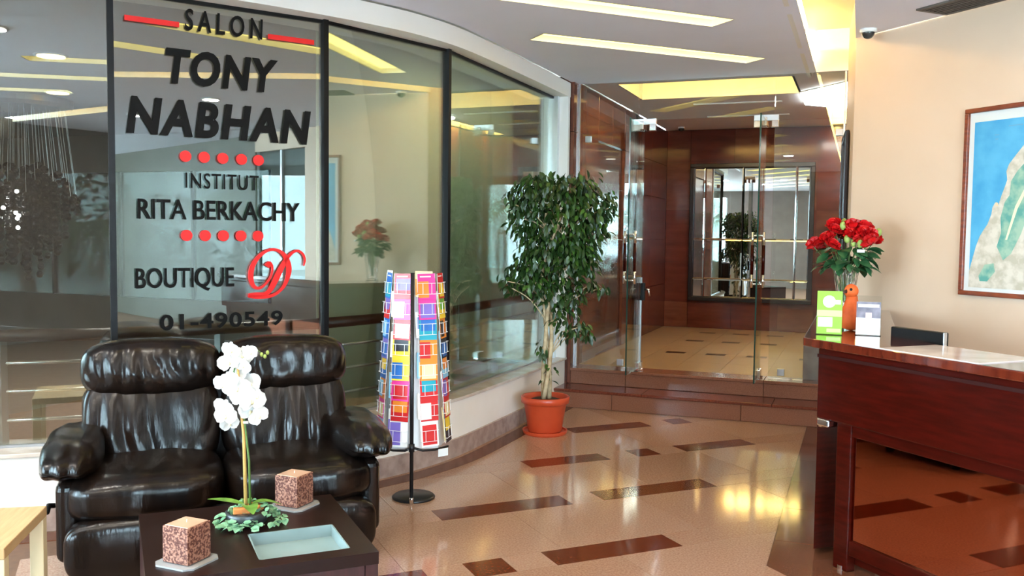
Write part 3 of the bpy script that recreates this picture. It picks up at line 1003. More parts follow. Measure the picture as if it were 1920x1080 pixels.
def islands(me):
    bm = bmesh.new(); bm.from_mesh(me)
    bmesh.ops.remove_doubles(bm, verts=bm.verts, dist=1e-5)
    seen = set(); out = []
    for f in bm.faces:
        if f.index in seen:
            continue
        st_ = [f]; seen.add(f.index); grp = []
        while st_:
            x = st_.pop(); grp.append(x)
            for e in x.edges:
                for y in e.link_faces:
                    if y.index not in seen:
                        seen.add(y.index); st_.append(y)
        vi = {}; vs = []; fs = []
        for x in grp:
            idx = []
            for v in x.verts:
                if v.index not in vi:
                    vi[v.index] = len(vs); vs.append(v.co.copy())
                idx.append(vi[v.index])
            fs.append(idx)
        out.append((vs, fs))
    bm.free()
    out.sort(key=lambda g: min(v.x for v in g[0]))
    return out


def lettering(text, s0, s1, h0, h1, m_, parent, bold=.0, shear=0.0, space=1.0, depth=.006, name='letter', y=0.0, split=True):
    cu = bpy.data.curves.new('t', 'FONT')
    cu.body = text
    cu.size = 1.0; cu.extrude = .05; cu.offset = bold; cu.shear = shear; cu.space_character = space
    cu.resolution_u = 4
    o = bpy.data.objects.new('t', cu)
    COL.objects.link(o)
    bpy.context.view_layer.update()
    dg = bpy.context.evaluated_depsgraph_get()
    me = bpy.data.meshes.new_from_object(o.evaluated_get(dg))
    bpy.data.objects.remove(o)
    xs_ = [v.co.x for v in me.vertices]; ys_ = [v.co.y for v in me.vertices]
    x0, x1, y0, y1 = min(xs_), max(xs_), min(ys_), max(ys_)

    def f(v):
        return (s0 + (v.x - x0) / (x1 - x0) * (s1 - s0), y - depth * (v.z / .1 + .5), h0 + (v.y - y0) / (y1 - y0) * (h1 - h0))
    gs = islands(me)
    if not split:
        vs = []; fs = []
        for v_, f_ in gs:
            k = len(vs); vs += v_; fs += [[i + k for i in q] for q in f_]
        gs = [(vs, fs)]
    for vs, fs in gs:
        mm = bpy.data.meshes.new(name)
        mm.from_pydata([f(v) for v in vs], [], fs)
        mm.materials.append(m_)
        link(name, mm, parent)
    bpy.data.meshes.remove(me)


lettering('SALON', .38, .812, 2.643, 2.759, black_satin, sg, .012, .06, 1.5)
lettering('TONY', .276, .90, 2.345, 2.538, black_satin, sg, .035, .16, 1.12)
lettering('NABHAN', .073, 1.10, 2.064, 2.262, black_satin, sg, .035, .16, 1.15)
lettering('INSTITUT', .374, .783, 1.783, 1.869, black_satin, sg, .004, .0, 1.12)
lettering('RITA BERKACHY', .123, 1.029, 1.609, 1.719, black_satin, sg, .012, .0, 1.0)
lettering('BOUTIQUE', .108, .638, 1.213, 1.344, black_satin, sg, .012, .0, 1.0)
lettering('01-490549', .231, .923, .999, 1.087, black_satin, sg, .022, .0, 1.1)
for s0, s1, z in ((.069, .348, 2.665), (.843, 1.12, 2.667)):
    MB().box(s0, s1, -.008, 0, z - .014, z + .014).build('bar', red_vinyl, sg)
for z, xs_ in ((1.957, (.375, .476, .579, .685, .783)), (1.522, (.377, .478, .579, .679, .778))):
    for x in xs_:
        b = MB()
        k = 24
        n = b.pts([(x + .031 * math.cos(2 * PI * i / k), 0, z + .031 * math.sin(2 * PI * i / k)) for i in range(k)] + [(x + .031 * math.cos(2 * PI * i / k), -.008, z + .031 * math.sin(2 * PI * i / k)) for i in range(k)])
        b.face([n + i for i in range(k)]); b.face([n + k + i for i in range(k)][::-1])
        for i in range(k):
            j = (i + 1) % k
            b.face((n + i, n + k + i, n + k + j, n + j))
        b.build('dot', red_vinyl, sg)


def ribbon(pts, w0, parent, name):
    P = [(.717 + (440 + x / 5.4 - 465) * .00321, 1.444 - (430 + y / 5.4 - 468) * .00313, w_) for x, y, w_ in pts]
    P = catmull(P, 8)
    b = MB(); rows = []
    for i, (x, z, w_) in enumerate(P):
        a = P[max(i - 1, 0)]; c = P[min(i + 1, len(P) - 1)]
        tx, tz = c[0] - a[0], c[1] - a[1]; l = math.hypot(tx, tz) or 1
        nx, nz = -tz / l * w_ * .5 * w0, tx / l * w_ * .5 * w0
        rows.append(b.pts([(x + nx, -.007, z + nz), (x - nx, -.007, z - nz), (x - nx, 0, z - nz), (x + nx, 0, z + nz)]))
    for i in range(len(P) - 1):
        p, q = rows[i], rows[i + 1]
        for j in range(4):
            b.face((p + j, p + (j + 1) % 4, q + (j + 1) % 4, q + j))
    b.face([rows[0] + j for j in range(4)]); b.face([rows[-1] + j for j in range(4)][::-1])
    b.build(name, red_vinyl, parent)


ribbon([(322, 375, 2.2), (350, 345, 1.6), (378, 390, .9), (360, 480, .8), (300, 560, .8), (240, 592, 1.0), (185, 560, 1.5), (163, 470, 1.9), (182, 370, 1.8), (240, 280, 1.4), (320, 220, 1.0), (400, 205, 1.0), (470, 232, 1.3), (520, 295, 1.8), (545, 385, 2.1), (538, 470, 1.8), (495, 575, 1.2), (420, 648, 1.0), (330, 678, 1.2), (220, 680, 1.3), (135, 668, .8)], .016, sg, 'script_stroke')
ribbon([(700, 372, .5), (712, 310, .8), (690, 250, .9), (640, 218, .9), (585, 235, 1.0), (530, 292, 1.3), (480, 372, 1.9), (425, 480, 2.2), (365, 595, 1.9), (310, 648, 1.4), (220, 655, 1.6), (140, 662, 1.4)], .016, sg, 'script_stroke')

# ================================================================== RECEPTION COUNTER
TOPH = 1.07
dk = thing('reception_counter', 'glossy mahogany reception counter with bronze mirrored lower panels', 'counter', (*UV(3.11, 3.22), 0), R(45))
# local x = u - 3.11 (inwards), local y = v - 3.22 (along the front)
LEN = -2.75
MB().box(0, .05, -.09, 0, .0, .70).build('post', mahog, dk, bevel=.004)
MB().box(0, .05, -1.45, -1.36, .0, .70).build('post', mahog, dk, bevel=.004)
MB().box(0, .05, LEN, LEN + .09, .0, .70).build('post', mahog, dk, bevel=.004)
MB().box(.004, .05, LEN + .09, -.09, .08, .15).build('lower_rail', mahog, dk, bevel=.004)
MB().box(.004, .05, LEN + .09, -.09, .635, .70).build('upper_rail', mahog, dk, bevel=.004)
MB().box(.018, .03, -1.36, -.09, .15, .635).build('mirror_panel', tint_mirror, dk)
MB().box(.018, .03, LEN + .09, -1.45, .15, .635).build('mirror_panel', tint_mirror, dk)
MB().box(-.035, .06, LEN - .05, .10, .695, 1.03).build('fascia', mahog, dk, bevel=.006)
MB().box(-.04, -.034, LEN - .05, .10, .985, 1.0).build('groove_strip', mat('mahogany_dark_line', lin((40, 9, 5)), .6, spec=.1), dk)
x3, y3 = UV(3.11, 3.22)


def loc(x, y):
    dx, dy = x - x3, y - y3
    return ((dx + dy) * C45, (-dx + dy) * C45)


# counter top: strip along the front and the wing that runs back to the wall
tp = [(-.065, LEN - .08), (-.065, .105), loc(-.245, 4.56), loc(-.245, 6.55), loc(.19, 6.55), loc(.19, 4.97), (.32, -.28), (.32, LEN - .08)]
MB().prism(tp, 1.03, TOPH).build('counter_top', mahog_top, dk, bevel=.005)
sd = [loc(-.17, 4.60), loc(-.17, 6.5), loc(.12, 6.5), loc(.12, 4.85)]
MB().prism(sd, .03, 1.03).build('wing_body', mahog, dk)
MB().box(.05, .07, LEN, -.05, .03, 1.03).build('back_panel', mahog, dk)
MB().box(.05, .62, LEN, -.5, .70, .73).build('work_surface', mahog, dk)
MB().box(-.05, .30, -.78, -.28, TOPH - .001, TOPH + .004).build('stone_inlay', mat('pale_stone_inlay', lin((206, 194, 188)), .15, col2=lin((188, 174, 168)), vscale=8), dk)
MB().tube([(-.02, .07, .655), (-.02, .07, .695)], .022, 12).build('leveller', chrome, dk, smooth=True)
MB().box(-.045, .03, .012, .09, .66, .697).build('corner_bracket', chrome, dk, bevel=.008)
for y in (.02,):
    MB().lathe([(.03, 0), (.03, .02)], 16, (.025, -.045, 0)).build('foot', chrome, dk)

# marble block at the right end of the steps
o = MB().box(-.14, .10, -.12, .10, 0, .37).build('marble_block', mat('grey_marble', lin((150, 132, 128)), .15, col2=lin((128, 108, 104)), vscale=7), None, (-.30, 8.36, PLAT), bevel=.006)
tag(o, 'low grey marble block just behind the glass at the right end of the steps', 'marble block')

# monitor behind the counter
mo = thing('computer_monitor', 'top of a black flat monitor behind the counter', 'monitor', (*UV(3.50, 3.14), .73), R(45))
MB().box(.0, .035, -.16, .15, .06, .39).build('screen_case', black_p, mo, bevel=.006)
MB().box(.035, .037, -.145, .135, .08, .375).build('screen', mat('dark_screen', (.02, .022, .03), .1), mo)
MB().box(-.002, .020, -.163, -.159, .06, .390).build('side_trim', steel, mo, bevel=.002)
MB().box(-.01, .03, -.05, .05, .01, .08).build('neck', black_p, mo)
MB().box(-.09, .10, -.13, .13, .0, .014).build('foot', black_p, mo, bevel=.005)


# leaflets in acrylic stands
def leaflet(label, x, y, rz, w_, h_, kind):
    t = thing('leaflet_stand', label, 'leaflet stand', (x, y, TOPH), rz)
    tilt = .12
    b = MB()
    # leaning sheet made in its own frame, then tilted
    def ty(z):
        return z * tilt
    def sheet(x0, x1, z0, z1, off, th, name, m_, par):
        q = MB()
        k = q.pts([(x0, ty(z0) - off - th, z0), (x1, ty(z0) - off - th, z0), (x1, ty(z1) - off - th, z1), (x0, ty(z1) - off - th, z1),
                   (x0, ty(z0) - off, z0), (x1, ty(z0) - off, z0), (x1, ty(z1) - off, z1), (x0, ty(z1) - off, z1)])
        for f in ((0, 1, 2, 3), (5, 4, 7, 6), (4, 0, 3, 7), (1, 5, 6, 2), (3, 2, 6, 7), (4, 5, 1, 0)):
            q.face([k + i for i in f])
        return q.build(name, m_, par)
    sheet(-w_ / 2 - .004, w_ / 2 + .004, .0, h_ + (.012 if kind == 'green' else .03), -.004, .002, 'acrylic_back', acrylic, t)
    MB().box(-w_ / 2 - .004, w_ / 2 + .004, -.03, .05, 0, .003).build('acrylic_foot', acrylic, t)
    if kind == 'green':
        pg = sheet(-w_ / 2, w_ / 2, .004, h_, 0, .002, 'leaflet', green_p, t)
        sheet(-w_ / 2, w_ / 2, h_ * .42, h_ * .56, .0022, .0006, 'pale_band', green_q, pg)
        sheet(-w_ / 2 + .006, w_ * .12, h_ * .18, h_ * .40, .0022, .0006, 'white_text_block', white_p, pg)
        sheet(-w_ * .1, w_ / 2 - .005, .012, h_ * .14, .0022, .0006, 'pale_band', green_q, pg)
        q = MB(); k = 20
        cz = h_ * .76
        n = q.pts([(w_ * -.02 + .030 * math.cos(2 * PI * i / k), ty(cz + .030 * math.sin(2 * PI * i / k)) - .0032, cz + .030 * math.sin(2 * PI * i / k)) for i in range(k)])
        q.face([n + i for i in range(k)])
        q.build('white_disc', white_p, pg)
        sheet(w_ * .12, w_ * .44, h_ * .70, h_ * .80, .0022, .0006, 'white_text_block', white_p, pg)
    else:
        pg = sheet(-w_ / 2, w_ / 2, .004, h_, 0, .002, 'leaflet', white_p, t)
        sheet(-w_ / 2, w_ / 2, h_ * .52, h_, .0022, .0006, 'grey_photo', grey_p, pg)
        sheet(-w_ * .44, w_ * .44, h_ * .84, h_ * .93, .003, .0005, 'white_title', white_p, pg)
        sheet(-w_ * .12, w_ * .14, h_ * .46, h_ * .68, .003, .0005, 'pink_figure', pink_p, pg)
        sheet(-w_ * .4, w_ * .4, h_ * .2, h_ * .23, .0022, .0006, 'text_line', pink_p, pg)
        sheet(-w_ * .4, w_ * .3, h_ * .3, h_ * .33, .0022, .0006, 'text_line', pink_p, pg)
    return t


leaflet('upright green and white leaflet in a clear stand on the counter end', -.135, 4.75, R(2), .118, .215, 'green')
leaflet('white leaflet with grey photo in a clear stand on the counter', .045, 4.80, R(-2), .112, .165, 'grey')

# orange figurine
of = thing('orange_figurine', 'small orange felt bird figurine behind the green leaflet', 'figurine', (-.035, 5.02, TOPH), R(10))
MB().lathe([(.005, 0), (.046, .012), (.055, .06), (.045, .12), (.03, .16), (.028, .18)], 18).build('body', orange_m, of, smooth=True)
MB().ball((-.005, -.005, .205), (.036, .036, .038), 14, 9).build('head', orange_m, of, smooth=True)
MB().tube([(-.03, -.02, .205), (-.058, -.04, .198)], [.012, .002], 8).build('beak', mat('dark_beak', lin((60, 30, 20)), .5), of, smooth=True)
MB().ball((-.012, -.036, .215), .008, 8, 5).build('eye', black_p, of, smooth=True)
MB().tube([(.03, 0, .10), (.075, .01, .05), (.10, .015, .01)], [.03, .03, .012], 8, flat=.4).build('tail', orange_m, of, smooth=True)

# ---- vase and red bouquet
VX, VY = -.085, 6.28
vs_ = thing('crystal_vase', 'cut crystal vase holding the red flowers on the counter', 'vase', (VX, VY, TOPH))
vs_.scale = (1.14,) * 3
vb_ = MB().lathe([(.045, 0), (.05, .01), (.042, .03), (.052, .12), (.066, .22), (.072, .25), (.066, .25), (.058, .215), (.045, .12), (.036, .035)], 24, fn=lambda a, z: 1 + .03 * math.cos(12 * a + z * 60)).build('vase_body', clear, vs_, smooth=False)
bq = thing('flower_bouquet', 'bushy bouquet of red artificial roses in the crystal vase', 'flowers', (VX, VY, TOPH + .057))
bq.scale = (1.14,) * 3


def rose_mesh():
    b = MB()
    b.ball((0, 0, .0), (.017, .017, .02), 8, 6)
    for ring, (n, r0, lift, size) in enumerate(((3, .012, .012, .020), (5, .020, .006, .024), (6, .029, -.002, .027))):
        for k in range(n):
            a = 2 * PI * k / n + ring * .5
            c, s_ = math.cos(a), math.sin(a)
            rows = []
            for i in range(4):
                t = i / 3
                rr = r0 * (.35 + .75 * t); zz = -.02 + (lift + .03) * t - (.010 * t * t if ring == 2 else 0)
                ww = size * (.45 + .75 * math.sin(PI * min(1, t * .62 + .12)))
                rows.append(b.pts([(c * (rr + .004 * abs(j) * 0) - s_ * ww * j, s_ * rr + c * ww * j, zz - .006 * abs(j) * t) for j in (-1, -.35, .35, 1)]))
            for i in range(3):
                for j in range(3):
                    b.face((rows[i] + j, rows[i] + j + 1, rows[i + 1] + j + 1, rows[i + 1] + j))
    return b.mesh('rose', rose_m, True)


rm = rose_mesh()
blooms = [(-.185, -.02, .315, 1.15), (-.16, .05, .30, 1.0), (-.11, -.04, .35, 1.15), (-.07, -.07, .31, 1.1), (-.075, .0, .43, 1.1), (-.06, -.03, .395, 1.05), (-.035, .05, .37, 1.0), (.02, -.03, .42, 1.25), (.025, -.06, .375, 1.1), (.06, -.07, .345, .95), (.095, -.02, .41, 1.3), (.12, -.04, .37, 1.2), (.11, -.08, .33, 1.25), (.14, .02, .345, 1.2), (.06, .04, .40, 1.1), (-.01, .08, .36, 1.1), (.09, -.08, .385, 1.0)]
for x, y, z, s in blooms:
    o = link('bloom', rm, bq, (x, y, z + .03))
    o.scale = (s * 1.15,) * 3
    o.rotation_euler = (-y * 3 + .25, x * 3.2, random.uniform(0, 6))
    MB().tube([(0, 0, 0), (x * .4, y * .4, .2), (x, y, z + .01)], .0025, 5).build('stem', stem_g, bq)
for x, y, z in ((-.025, -.05, .41), (.0, -.07, .335), (.165, -.01, .375), (.07, -.09, .31), (.035, -.06, .315), (-.02, .03, .43)):
    MB().ball((x, y, z + .03), (.017, .017, .024), 8, 6).build('bud', bud_m, bq, smooth=True)


def leaf_mesh(L, W, m_, name, fold=.25, curl=.2, n=4):
    b = MB()
    rows = []
    for i in range(n + 1):
        t = i / n
        w_ = W * math.sin(PI * (t * .92 + .06)) ** .8
        rows.append(b.pts([(t * L, -w_, w_ * fold - curl * L * t * t), (t * L, 0, -curl * L * t * t), (t * L, w_, w_ * fold - curl * L * t * t)]))
    for i in range(n):
        for j in range(2):
            b.face((rows[i] + j, rows[i + 1] + j, rows[i + 1] + j + 1, rows[i] + j + 1))
    return b.mesh(name, m_, True)


rl_m = leaf_mesh(.075, .026, rose_leaf, 'rose_leaf', .2, .3)
for k in range(90):
    a = random.uniform(0, 2 * PI); rr = .03 + .13 * math.sqrt(random.random()); z = random.uniform(.205, .33) - rr * .15
    o = link('leaf', rl_m, bq, (rr * .8 * math.cos(a), rr * .7 * math.sin(a), z))
    o.rotation_euler = (random.uniform(-.5, .5), random.uniform(-.2, .7), a + random.uniform(-.6, .6))
    s = random.uniform(.7, 1.2)
    o.scale = (s, s, s)
q = MB().box(-.02, .02, -.002, .0, -.008, .008).build('white_tag', white_p, bq, (.075, -.125, .30))

# ================================================================== WALL: MAP, CAMERA, VENT, FRAME
mp_ = thing('framed_map', 'large framed relief map with blue sea and green land on the cream wall', 'framed map', (*UV(WU - .001, 3.985), 1.21), R(-45))
# local x runs along the wall away from the corner (-v), local y towards the room is -y, z up
MW, MH = .86, 1.13
b = MB().box(0, MW, -.028, 0, 0, .028).box(0, MW, -.028, 0, MH - .028, MH).box(0, .028, -.028, 0, .028, MH - .028).box(MW - .028, MW, -.028, 0, .028, MH - .028)
b.build('frame', map_frame, mp_, bevel=.004)
MB().box(.028, MW - .028, -.010, 0, .028, MH - .028).build('white_margin', mount_w, mp_)


def flat(poly, y, name, m_):
    q = MB()
    k = len(poly)
    n = q.pts([(x, y, z) for x, z in poly] + [(x, y + .0006, z) for x, z in poly])
    q.face([n + i for i in range(k)])
    q.face([n + k + i for i in range(k)][::-1])
    for i in range(k):
        j = (i + 1) % k
        q.face((n + j, n + i, n + k + i, n + k + j))
    return q.build(name, m_, mp_)


flat([(.062, .05), (MW - .06, .05), (MW - .06, 1.045), (.062, 1.045)], -.0112, 'sea_print', sea_m)
coast = [(.062, .145), (.104, .30), (.128, .36), (.150, .395), (.176, .43), (.200, .49), (.205, .53), (.222, .56), (.229, .555), (.245, .545), (.262, .60), (.285, .66), (.295, .69), (.287, .74), (.302, .78), (.335, .82), (.37, .86), (.396, .89), (.43, .93), (.47, .99), (.50, 1.045)]
flat(coast + [(MW - .06, 1.045), (MW - .06, .05), (.062, .05)], -.0122, 'land_print', land_m)
flat([(.245, .30), (.27, .38), (.262, .47), (.285, .56), (.315, .60), (.32, .68), (.36, .74), (.42, .80), (.5, .86), (.56, .84), (.52, .74), (.46, .62), (.44, .50), (.40, .38), (.34, .26), (.29, .22)], -.0132, 'hill_print', green_m)
flat([(.13, .12), (.17, .19), (.23, .20), (.24, .15), (.19, .09), (.14, .09)], -.0132, 'hill_print', green_m)
flat([(.30, .34), (.312, .34), (.37, .52), (.44, .66), (.43, .675), (.355, .535)], -.0142, 'valley_print', rib_m)
flat([(.225, .54), (.229, .562), (.243, .556), (.246, .538)], -.0142, 'cape_print', sand_m)
for x, z, w_ in ((.20, .955, .03), (.205, .93, .02), (.29, 1.0, .09)):
    flat([(x, z), (x + w_, z), (x + w_, z + .006), (x, z + .006)], -.0122, 'faint_title', mat('map_ink', lin((100, 150, 180)), .5))

dc = thing('dome_camera', 'small dome security camera on the ceiling at the wall corner', 'security camera', (.0, 6.62, CEIL))
MB().lathe([(.05, -.022), (.055, -.015), (.055, 0)], 24).build('base', white_m, dc, smooth=True)
MB().ball((0, 0, -.02), (.042, .042, .045), 20, 12).build('dome', mat('smoked_dome', (.03, .03, .03), .08), dc, smooth=True)

vt = thing('ceiling_vent', 'dark slatted air vent in the ceiling over the counter', 'air vent', (.60, 5.98, CEIL), R(-45))
MB().box(-.34, .34, -.13, -.11, -.012, 0).box(-.34, .34, .11, .13, -.012, 0).box(-.34, -.32, -.11, .11, -.012, 0).box(.32, .34, -.11, .11, -.012, 0).build('frame', vent_m, vt)
for k in range(7):
    MB().box(-.32, .32, -.10 + k * .032, -.10 + k * .032 + .018, -.010, -.002).build('slat', mat('vent_slat', lin((70, 62, 58)), .5), vt)

hf = thing('wall_mirror_frame', 'narrow dark framed mirror on the cream return beside the entrance', 'mirror', (-.127, 7.75, 1.30), math.atan2(1.37, -.074))
# local x along the return wall, +y towards the hall side
MB().box(-.33, .33, .0, .02, 0, 1.03).build('mirror_glass', mirror_m, hf)
MB().box(-.37, -.32, -.0, .034, -.04, 1.07).box(.32, .37, 0, .034, -.04, 1.07).box(-.32, .32, 0, .034, -.04, .01).box(-.32, .32, 0, .034, 1.02, 1.07).build('frame', dark_frame, hf, bevel=.008)

# big mirror in the vestibule
bm_ = thing('vestibule_mirror', 'large dark framed mirror with cut panes on the vestibule back wall', 'mirror', (-1.375, 12.348, .68))
MB().box(-.80, .80, -.05, 0, 0, .055).box(-.80, .80, -.05, 0, 1.785, 1.84).box(-.80, -.745, -.05, 0, .055, 1.785).box(.745, .80, -.05, 0, .055, 1.785).build('frame', dark_frame, bm_, bevel=.006)
MB().box(-.745, .745, -.012, 0, .055, 1.785).build('backing', black_p, bm_)
cx_ = [-.745, -.60, -.10, .575, .745]
cz_ = [.055, .30, .83, 1.785]
for i in range(4):
    for j in range(3):
        x0, x1, z0, z1 = cx_[i] + .002, cx_[i + 1] - .002, cz_[j] + .002, cz_[j + 1] - .002
        e = .014
        q = MB()
        n = q.pts([(x0, -.014, z0), (x1, -.014, z0), (x1, -.014, z1), (x0, -.014, z1), (x0 + e, -.017, z0 + e), (x1 - e, -.017, z0 + e), (x1 - e, -.017, z1 - e), (x0 + e, -.017, z1 - e)])
        for f in ((4, 5, 6, 7), (0, 1, 5, 4), (1, 2, 6, 5), (2, 3, 7, 6), (3, 0, 4, 7)):
            q.face([n + a for a in f])
        q.build('mirror_pane', mirror_m, bm_)
dc2 = thing('dome_camera', 'small camera high in the left corner of the vestibule', 'security camera', (-2.25, 12.0, CEIL + .03))
MB().lathe([(.045, -.02), (.045, 0)], 16).build('base', white_m, dc2)
MB().ball((0, 0, -.02), .04, 14, 8).build('dome', MATS['smoked_dome'], dc2, smooth=True)


# ================================================================== SOFA
def puff(size, p=4.0, n=14, fn=None, pz=None):
    """rounded cushion block: cube grid pushed onto a superellipsoid; fn(x,y,z) -> offset in unit coordinates"""
    b = MB(); idx = {}
    hx, hy, hz = size[0] / 2, size[1] / 2, size[2] / 2

    def vert(c):
        k = tuple(round(t * n) for t in c)
        if k not in idx:
            x, y, z = c
            l = (abs(x) ** p + abs(y) ** p + abs(z) ** p) ** (1 / p)
            q = [x / l, y / l, z / l]
            if fn:
                d = fn(*q)
                q = [q[0] + d[0], q[1] + d[1], q[2] + d[2]]
            idx[k] = b.pts([(q[0] * hx, q[1] * hy, q[2] * hz)])
        return idx[k]
    g = [math.tan(-PI / 4 + PI / 2 * i / n) for i in range(n + 1)]
    for ax in range(3):
        for s in (-1, 1):
            for i in range(n):
                for j in range(n):
                    def c(a, d):
                        v = [0, 0, 0]
                        v[ax] = s; v[(ax + 1) % 3] = g[a]; v[(ax + 2) % 3] = g[d]
                        return vert(v)
                    f = (c(i, j), c(i + 1, j), c(i + 1, j + 1), c(i, j + 1))
                    b.face(f if s > 0 else f[::-1])
    return b


def place(b, m4):
    b.v = [tuple(m4 @ Vector(v)) for v in b.v]
    return b


def T(x, y, z, rx=0.0, ry=0.0, rz=0.0):
    return Matrix.Translation((x, y, z)) @ Matrix.Rotation(rz, 4, 'Z') @ Matrix.Rotation(ry, 4, 'Y') @ Matrix.Rotation(rx, 4, 'X')


def wrinkle(seed, amp=.03, freq=9, where='front'):
    rr = random.Random(seed)
    ph = [rr.uniform(0, 6) for _ in range(5)]
    fr = [freq * rr.uniform(.6, 1.4) for _ in range(5)]

    def f(x, y, z):
        s = sum(math.sin(fr[i] * (x + .35 * math.sin(2 * z + ph[i]) * (i - 2) * .2) + ph[i]) for i in range(5)) / 5
        s = -abs(s) + .25
        fall = max(0.0, 1 - abs(z + .25) * .75)
        return (0, amp * s * fall * (1 if y < 0 else 0), amp * .3 * s * fall)
    return f


SU, SV = .50, 4.585
sofa = thing('loveseat_sofa', 'black leather two seat reclining sofa against the salon glass', 'sofa', (*UV(SU, SV), 0), R(42))
N = 34
# base frame and rear shell
MB().box(-.66, .66, -.30, .34, .05, .30).build('base_frame', leather, sofa, bevel=.02)
for s in (-1, 1):
    for y in (-.26, .28):
        MB().lathe([(.028, 0), (.032, .05)], 12, (s * .56, y, 0)).build('leg', black_p, sofa)
for s, nm in ((-1, 1), (1, 2)):
    cx = s * .322
    # footrest flap, seat, back, headrest
    place(puff((.66, .17, .30), 3.6, N, wrinkle(10 + nm, .10, 7)), T(s * .345, -.37, .165, .06)).build('footrest', leather, sofa, smooth=True)
    place(puff((.70, .80, .24), 3.4, N, lambda x, y, z, q=s: (0, .012 * math.sin(9 * x + q), (.05 * math.cos(1.6 * x) + .02 * math.sin(7 * x + 3 * y + q)) if z > 0 else 0)), T(s * .35, -.05, .365, -.04)).build('seat_cushion', leather, sofa, smooth=True)
    place(puff((.64, .26, .50), 3.6, N, wrinkle(20 + nm, .30, 9)), T(cx, .235, .59, -.24)).build('back_cushion', leather, sofa, smooth=True)
    place(puff((.655, .34, .30), 3.2, N, wrinkle(30 + nm, .26, 11)), T(cx, .285, .855, -.20)).build('headrest', leather, sofa, smooth=True)
    # arm: side shell with a padded roll that noses forward
    MB().box(s * .66 - .05, s * .66 + .05, -.34, .36, .10, .46).build('side_panel', leather, sofa, bevel=.04, seg=4)
    pad = place(puff((.25, .74, .20), 3.0, N, lambda x, y, z, q=s: (.10 * q * max(0, -y - .2), .03 * math.sin(11 * x), (-.9 * z * max(0, -y - .25) if z < 0 else -.25 * max(0, -y - .5)) + .035 * math.sin(9 * y + 2 * x))), T(s * .655, -.06, .525, .02))
    ao = pad.build('armrest', leather, sofa, smooth=True)
MB().box(-.63, .63, .28, .41, .10, .80).build('rear_shell', leather, sofa, bevel=.06, seg=4)
lv = MB().tube([(-.735, -.10, .30), (-.755, -.13, .31), (-.755, -.2, .30)], .012, 8).build('recline_lever', black_p, sofa, smooth=True)

# ================================================================== COFFEE TABLE AND WHAT STANDS ON IT
TH = .40
tb = thing('coffee_table', 'low square dark wenge coffee table with an inset frosted glass tray', 'coffee table', (*UV(.487, 3.515), 0), R(45))
h = .39
tx0, tx1, ty0, ty1 = -.02, .305, -.315, -.02       # the recess
t_ = MB().box(-h, tx0, -h, h, TH - .045, TH).box(tx1, h, -h, h, TH - .045, TH).box(tx0, tx1, -h, ty0, TH - .045, TH).box(tx0, tx1, ty1, h, TH - .045, TH)
t_.build('table_top', wenge, tb)
for a in ((-h, -h + .05, -h, h), (h - .05, h, -h, h), (-h + .05, h - .05, -h, -h + .05), (-h + .05, h - .05, h - .05, h)):
    MB().box(a[0] + .002, a[1] - .002, a[2] + .002, a[3] - .002, .0, TH - .046).build('side_board', mat('wenge_side', lin((58, 26, 28)), .35, col2=lin((44, 20, 20)), vscale=8, stretch=(8, 8, 1)), tb)
MB().box(tx0, tx1, ty0, ty1, TH - .055, TH - .045).build('tray_floor', frost, tb)
q = MB()
for a in ((tx0, tx0 + .006, ty0, ty1), (tx1 - .006, tx1, ty0, ty1), (tx0, tx1, ty0, ty0 + .006), (tx0, tx1, ty1 - .006, ty1)):
    q.box(*a, TH - .045, TH)
q.build('tray_wall', frost, tb)


def candle(label, u, v, rz):
    x, y = UV(u, v)
    c = thing('square_candle', label, 'candle', (x, y, TH), rz)
    MB().prism([(-.085, -.06), (-.06, -.085), (.06, -.085), (.085, -.06), (.085, .06), (.06, .085), (-.06, .085), (-.085, .06)], 0, .006).build('glass_plate', mat('plate_glass', (.75, .76, .77), .05, trans=.6), c)
    k = .0565
    MB().box(-k, k, -k, k, .008, .136).build('candle_body', candle_side, c, bevel=.004)
    MB().box(-k + .006, k - .006, -k + .006, k - .006, .134, .1385).build('wax_top', candle_top, c, bevel=.004)
    MB().tube([(0, 0, .13), (.001, 0, .148)], .0015, 6).build('wick', mat('wick', lin((230, 220, 200)), .8), c)


candle('square brown bark patterned candle at the front left of the coffee table', .235, 3.285, R(-2))
candle('square brown bark patterned candle at the back right of the coffee table', .70, 3.80, R(-2))

OU, OV = .485, 3.625
orx, ory = UV(OU, OV)
oc = thing('orchid', 'white artificial orchid with bamboo stake in an ivy trimmed dark dish', 'orchid', (orx, ory, TH), R(21))
# local x right, local y away from the viewer
MB().lathe([(.045, 0), (.075, .012), (.085, .05), (.078, .055), (.06, .04)], 20).build('planter', slate, oc, smooth=True)
MB().lathe([(.07, .035), (.06, .052), (.0, .056)], 16).build('moss', soil, oc, smooth=True)
for x, y, r_ in ((-.012, -.035, .3), (.025, .02, -.4)):
    MB().box(-.032, .032, -.016, .016, 0, .022).build('bark_chip', cork, oc, (x, y, .052), bevel=.004, rz=r_)
stake = [(-.005, .0, .05), (-.012, .0, .35), (-.028, .0, .52), (-.034, .0, .62)]
MB().tube(stake, [.0075, .0065, .0055, .005], 8).build('bamboo_stake', bamboo, oc, smooth=True)
MB().tube([(.012, .0, .05), (.008, 0, .25), (-.012, 0, .44), (-.05, .0, .60), (-.03, 0, .68), (.03, -.01, .70), (.065, -.01, .675)], [.005, .0045, .004, .0035, .003, .003, .002], 8).build('flower_stem', stem_g, oc, smooth=True)
MB().box(-.012, .008, -.009, .009, .40, .408).build('clip', petal_w, oc)


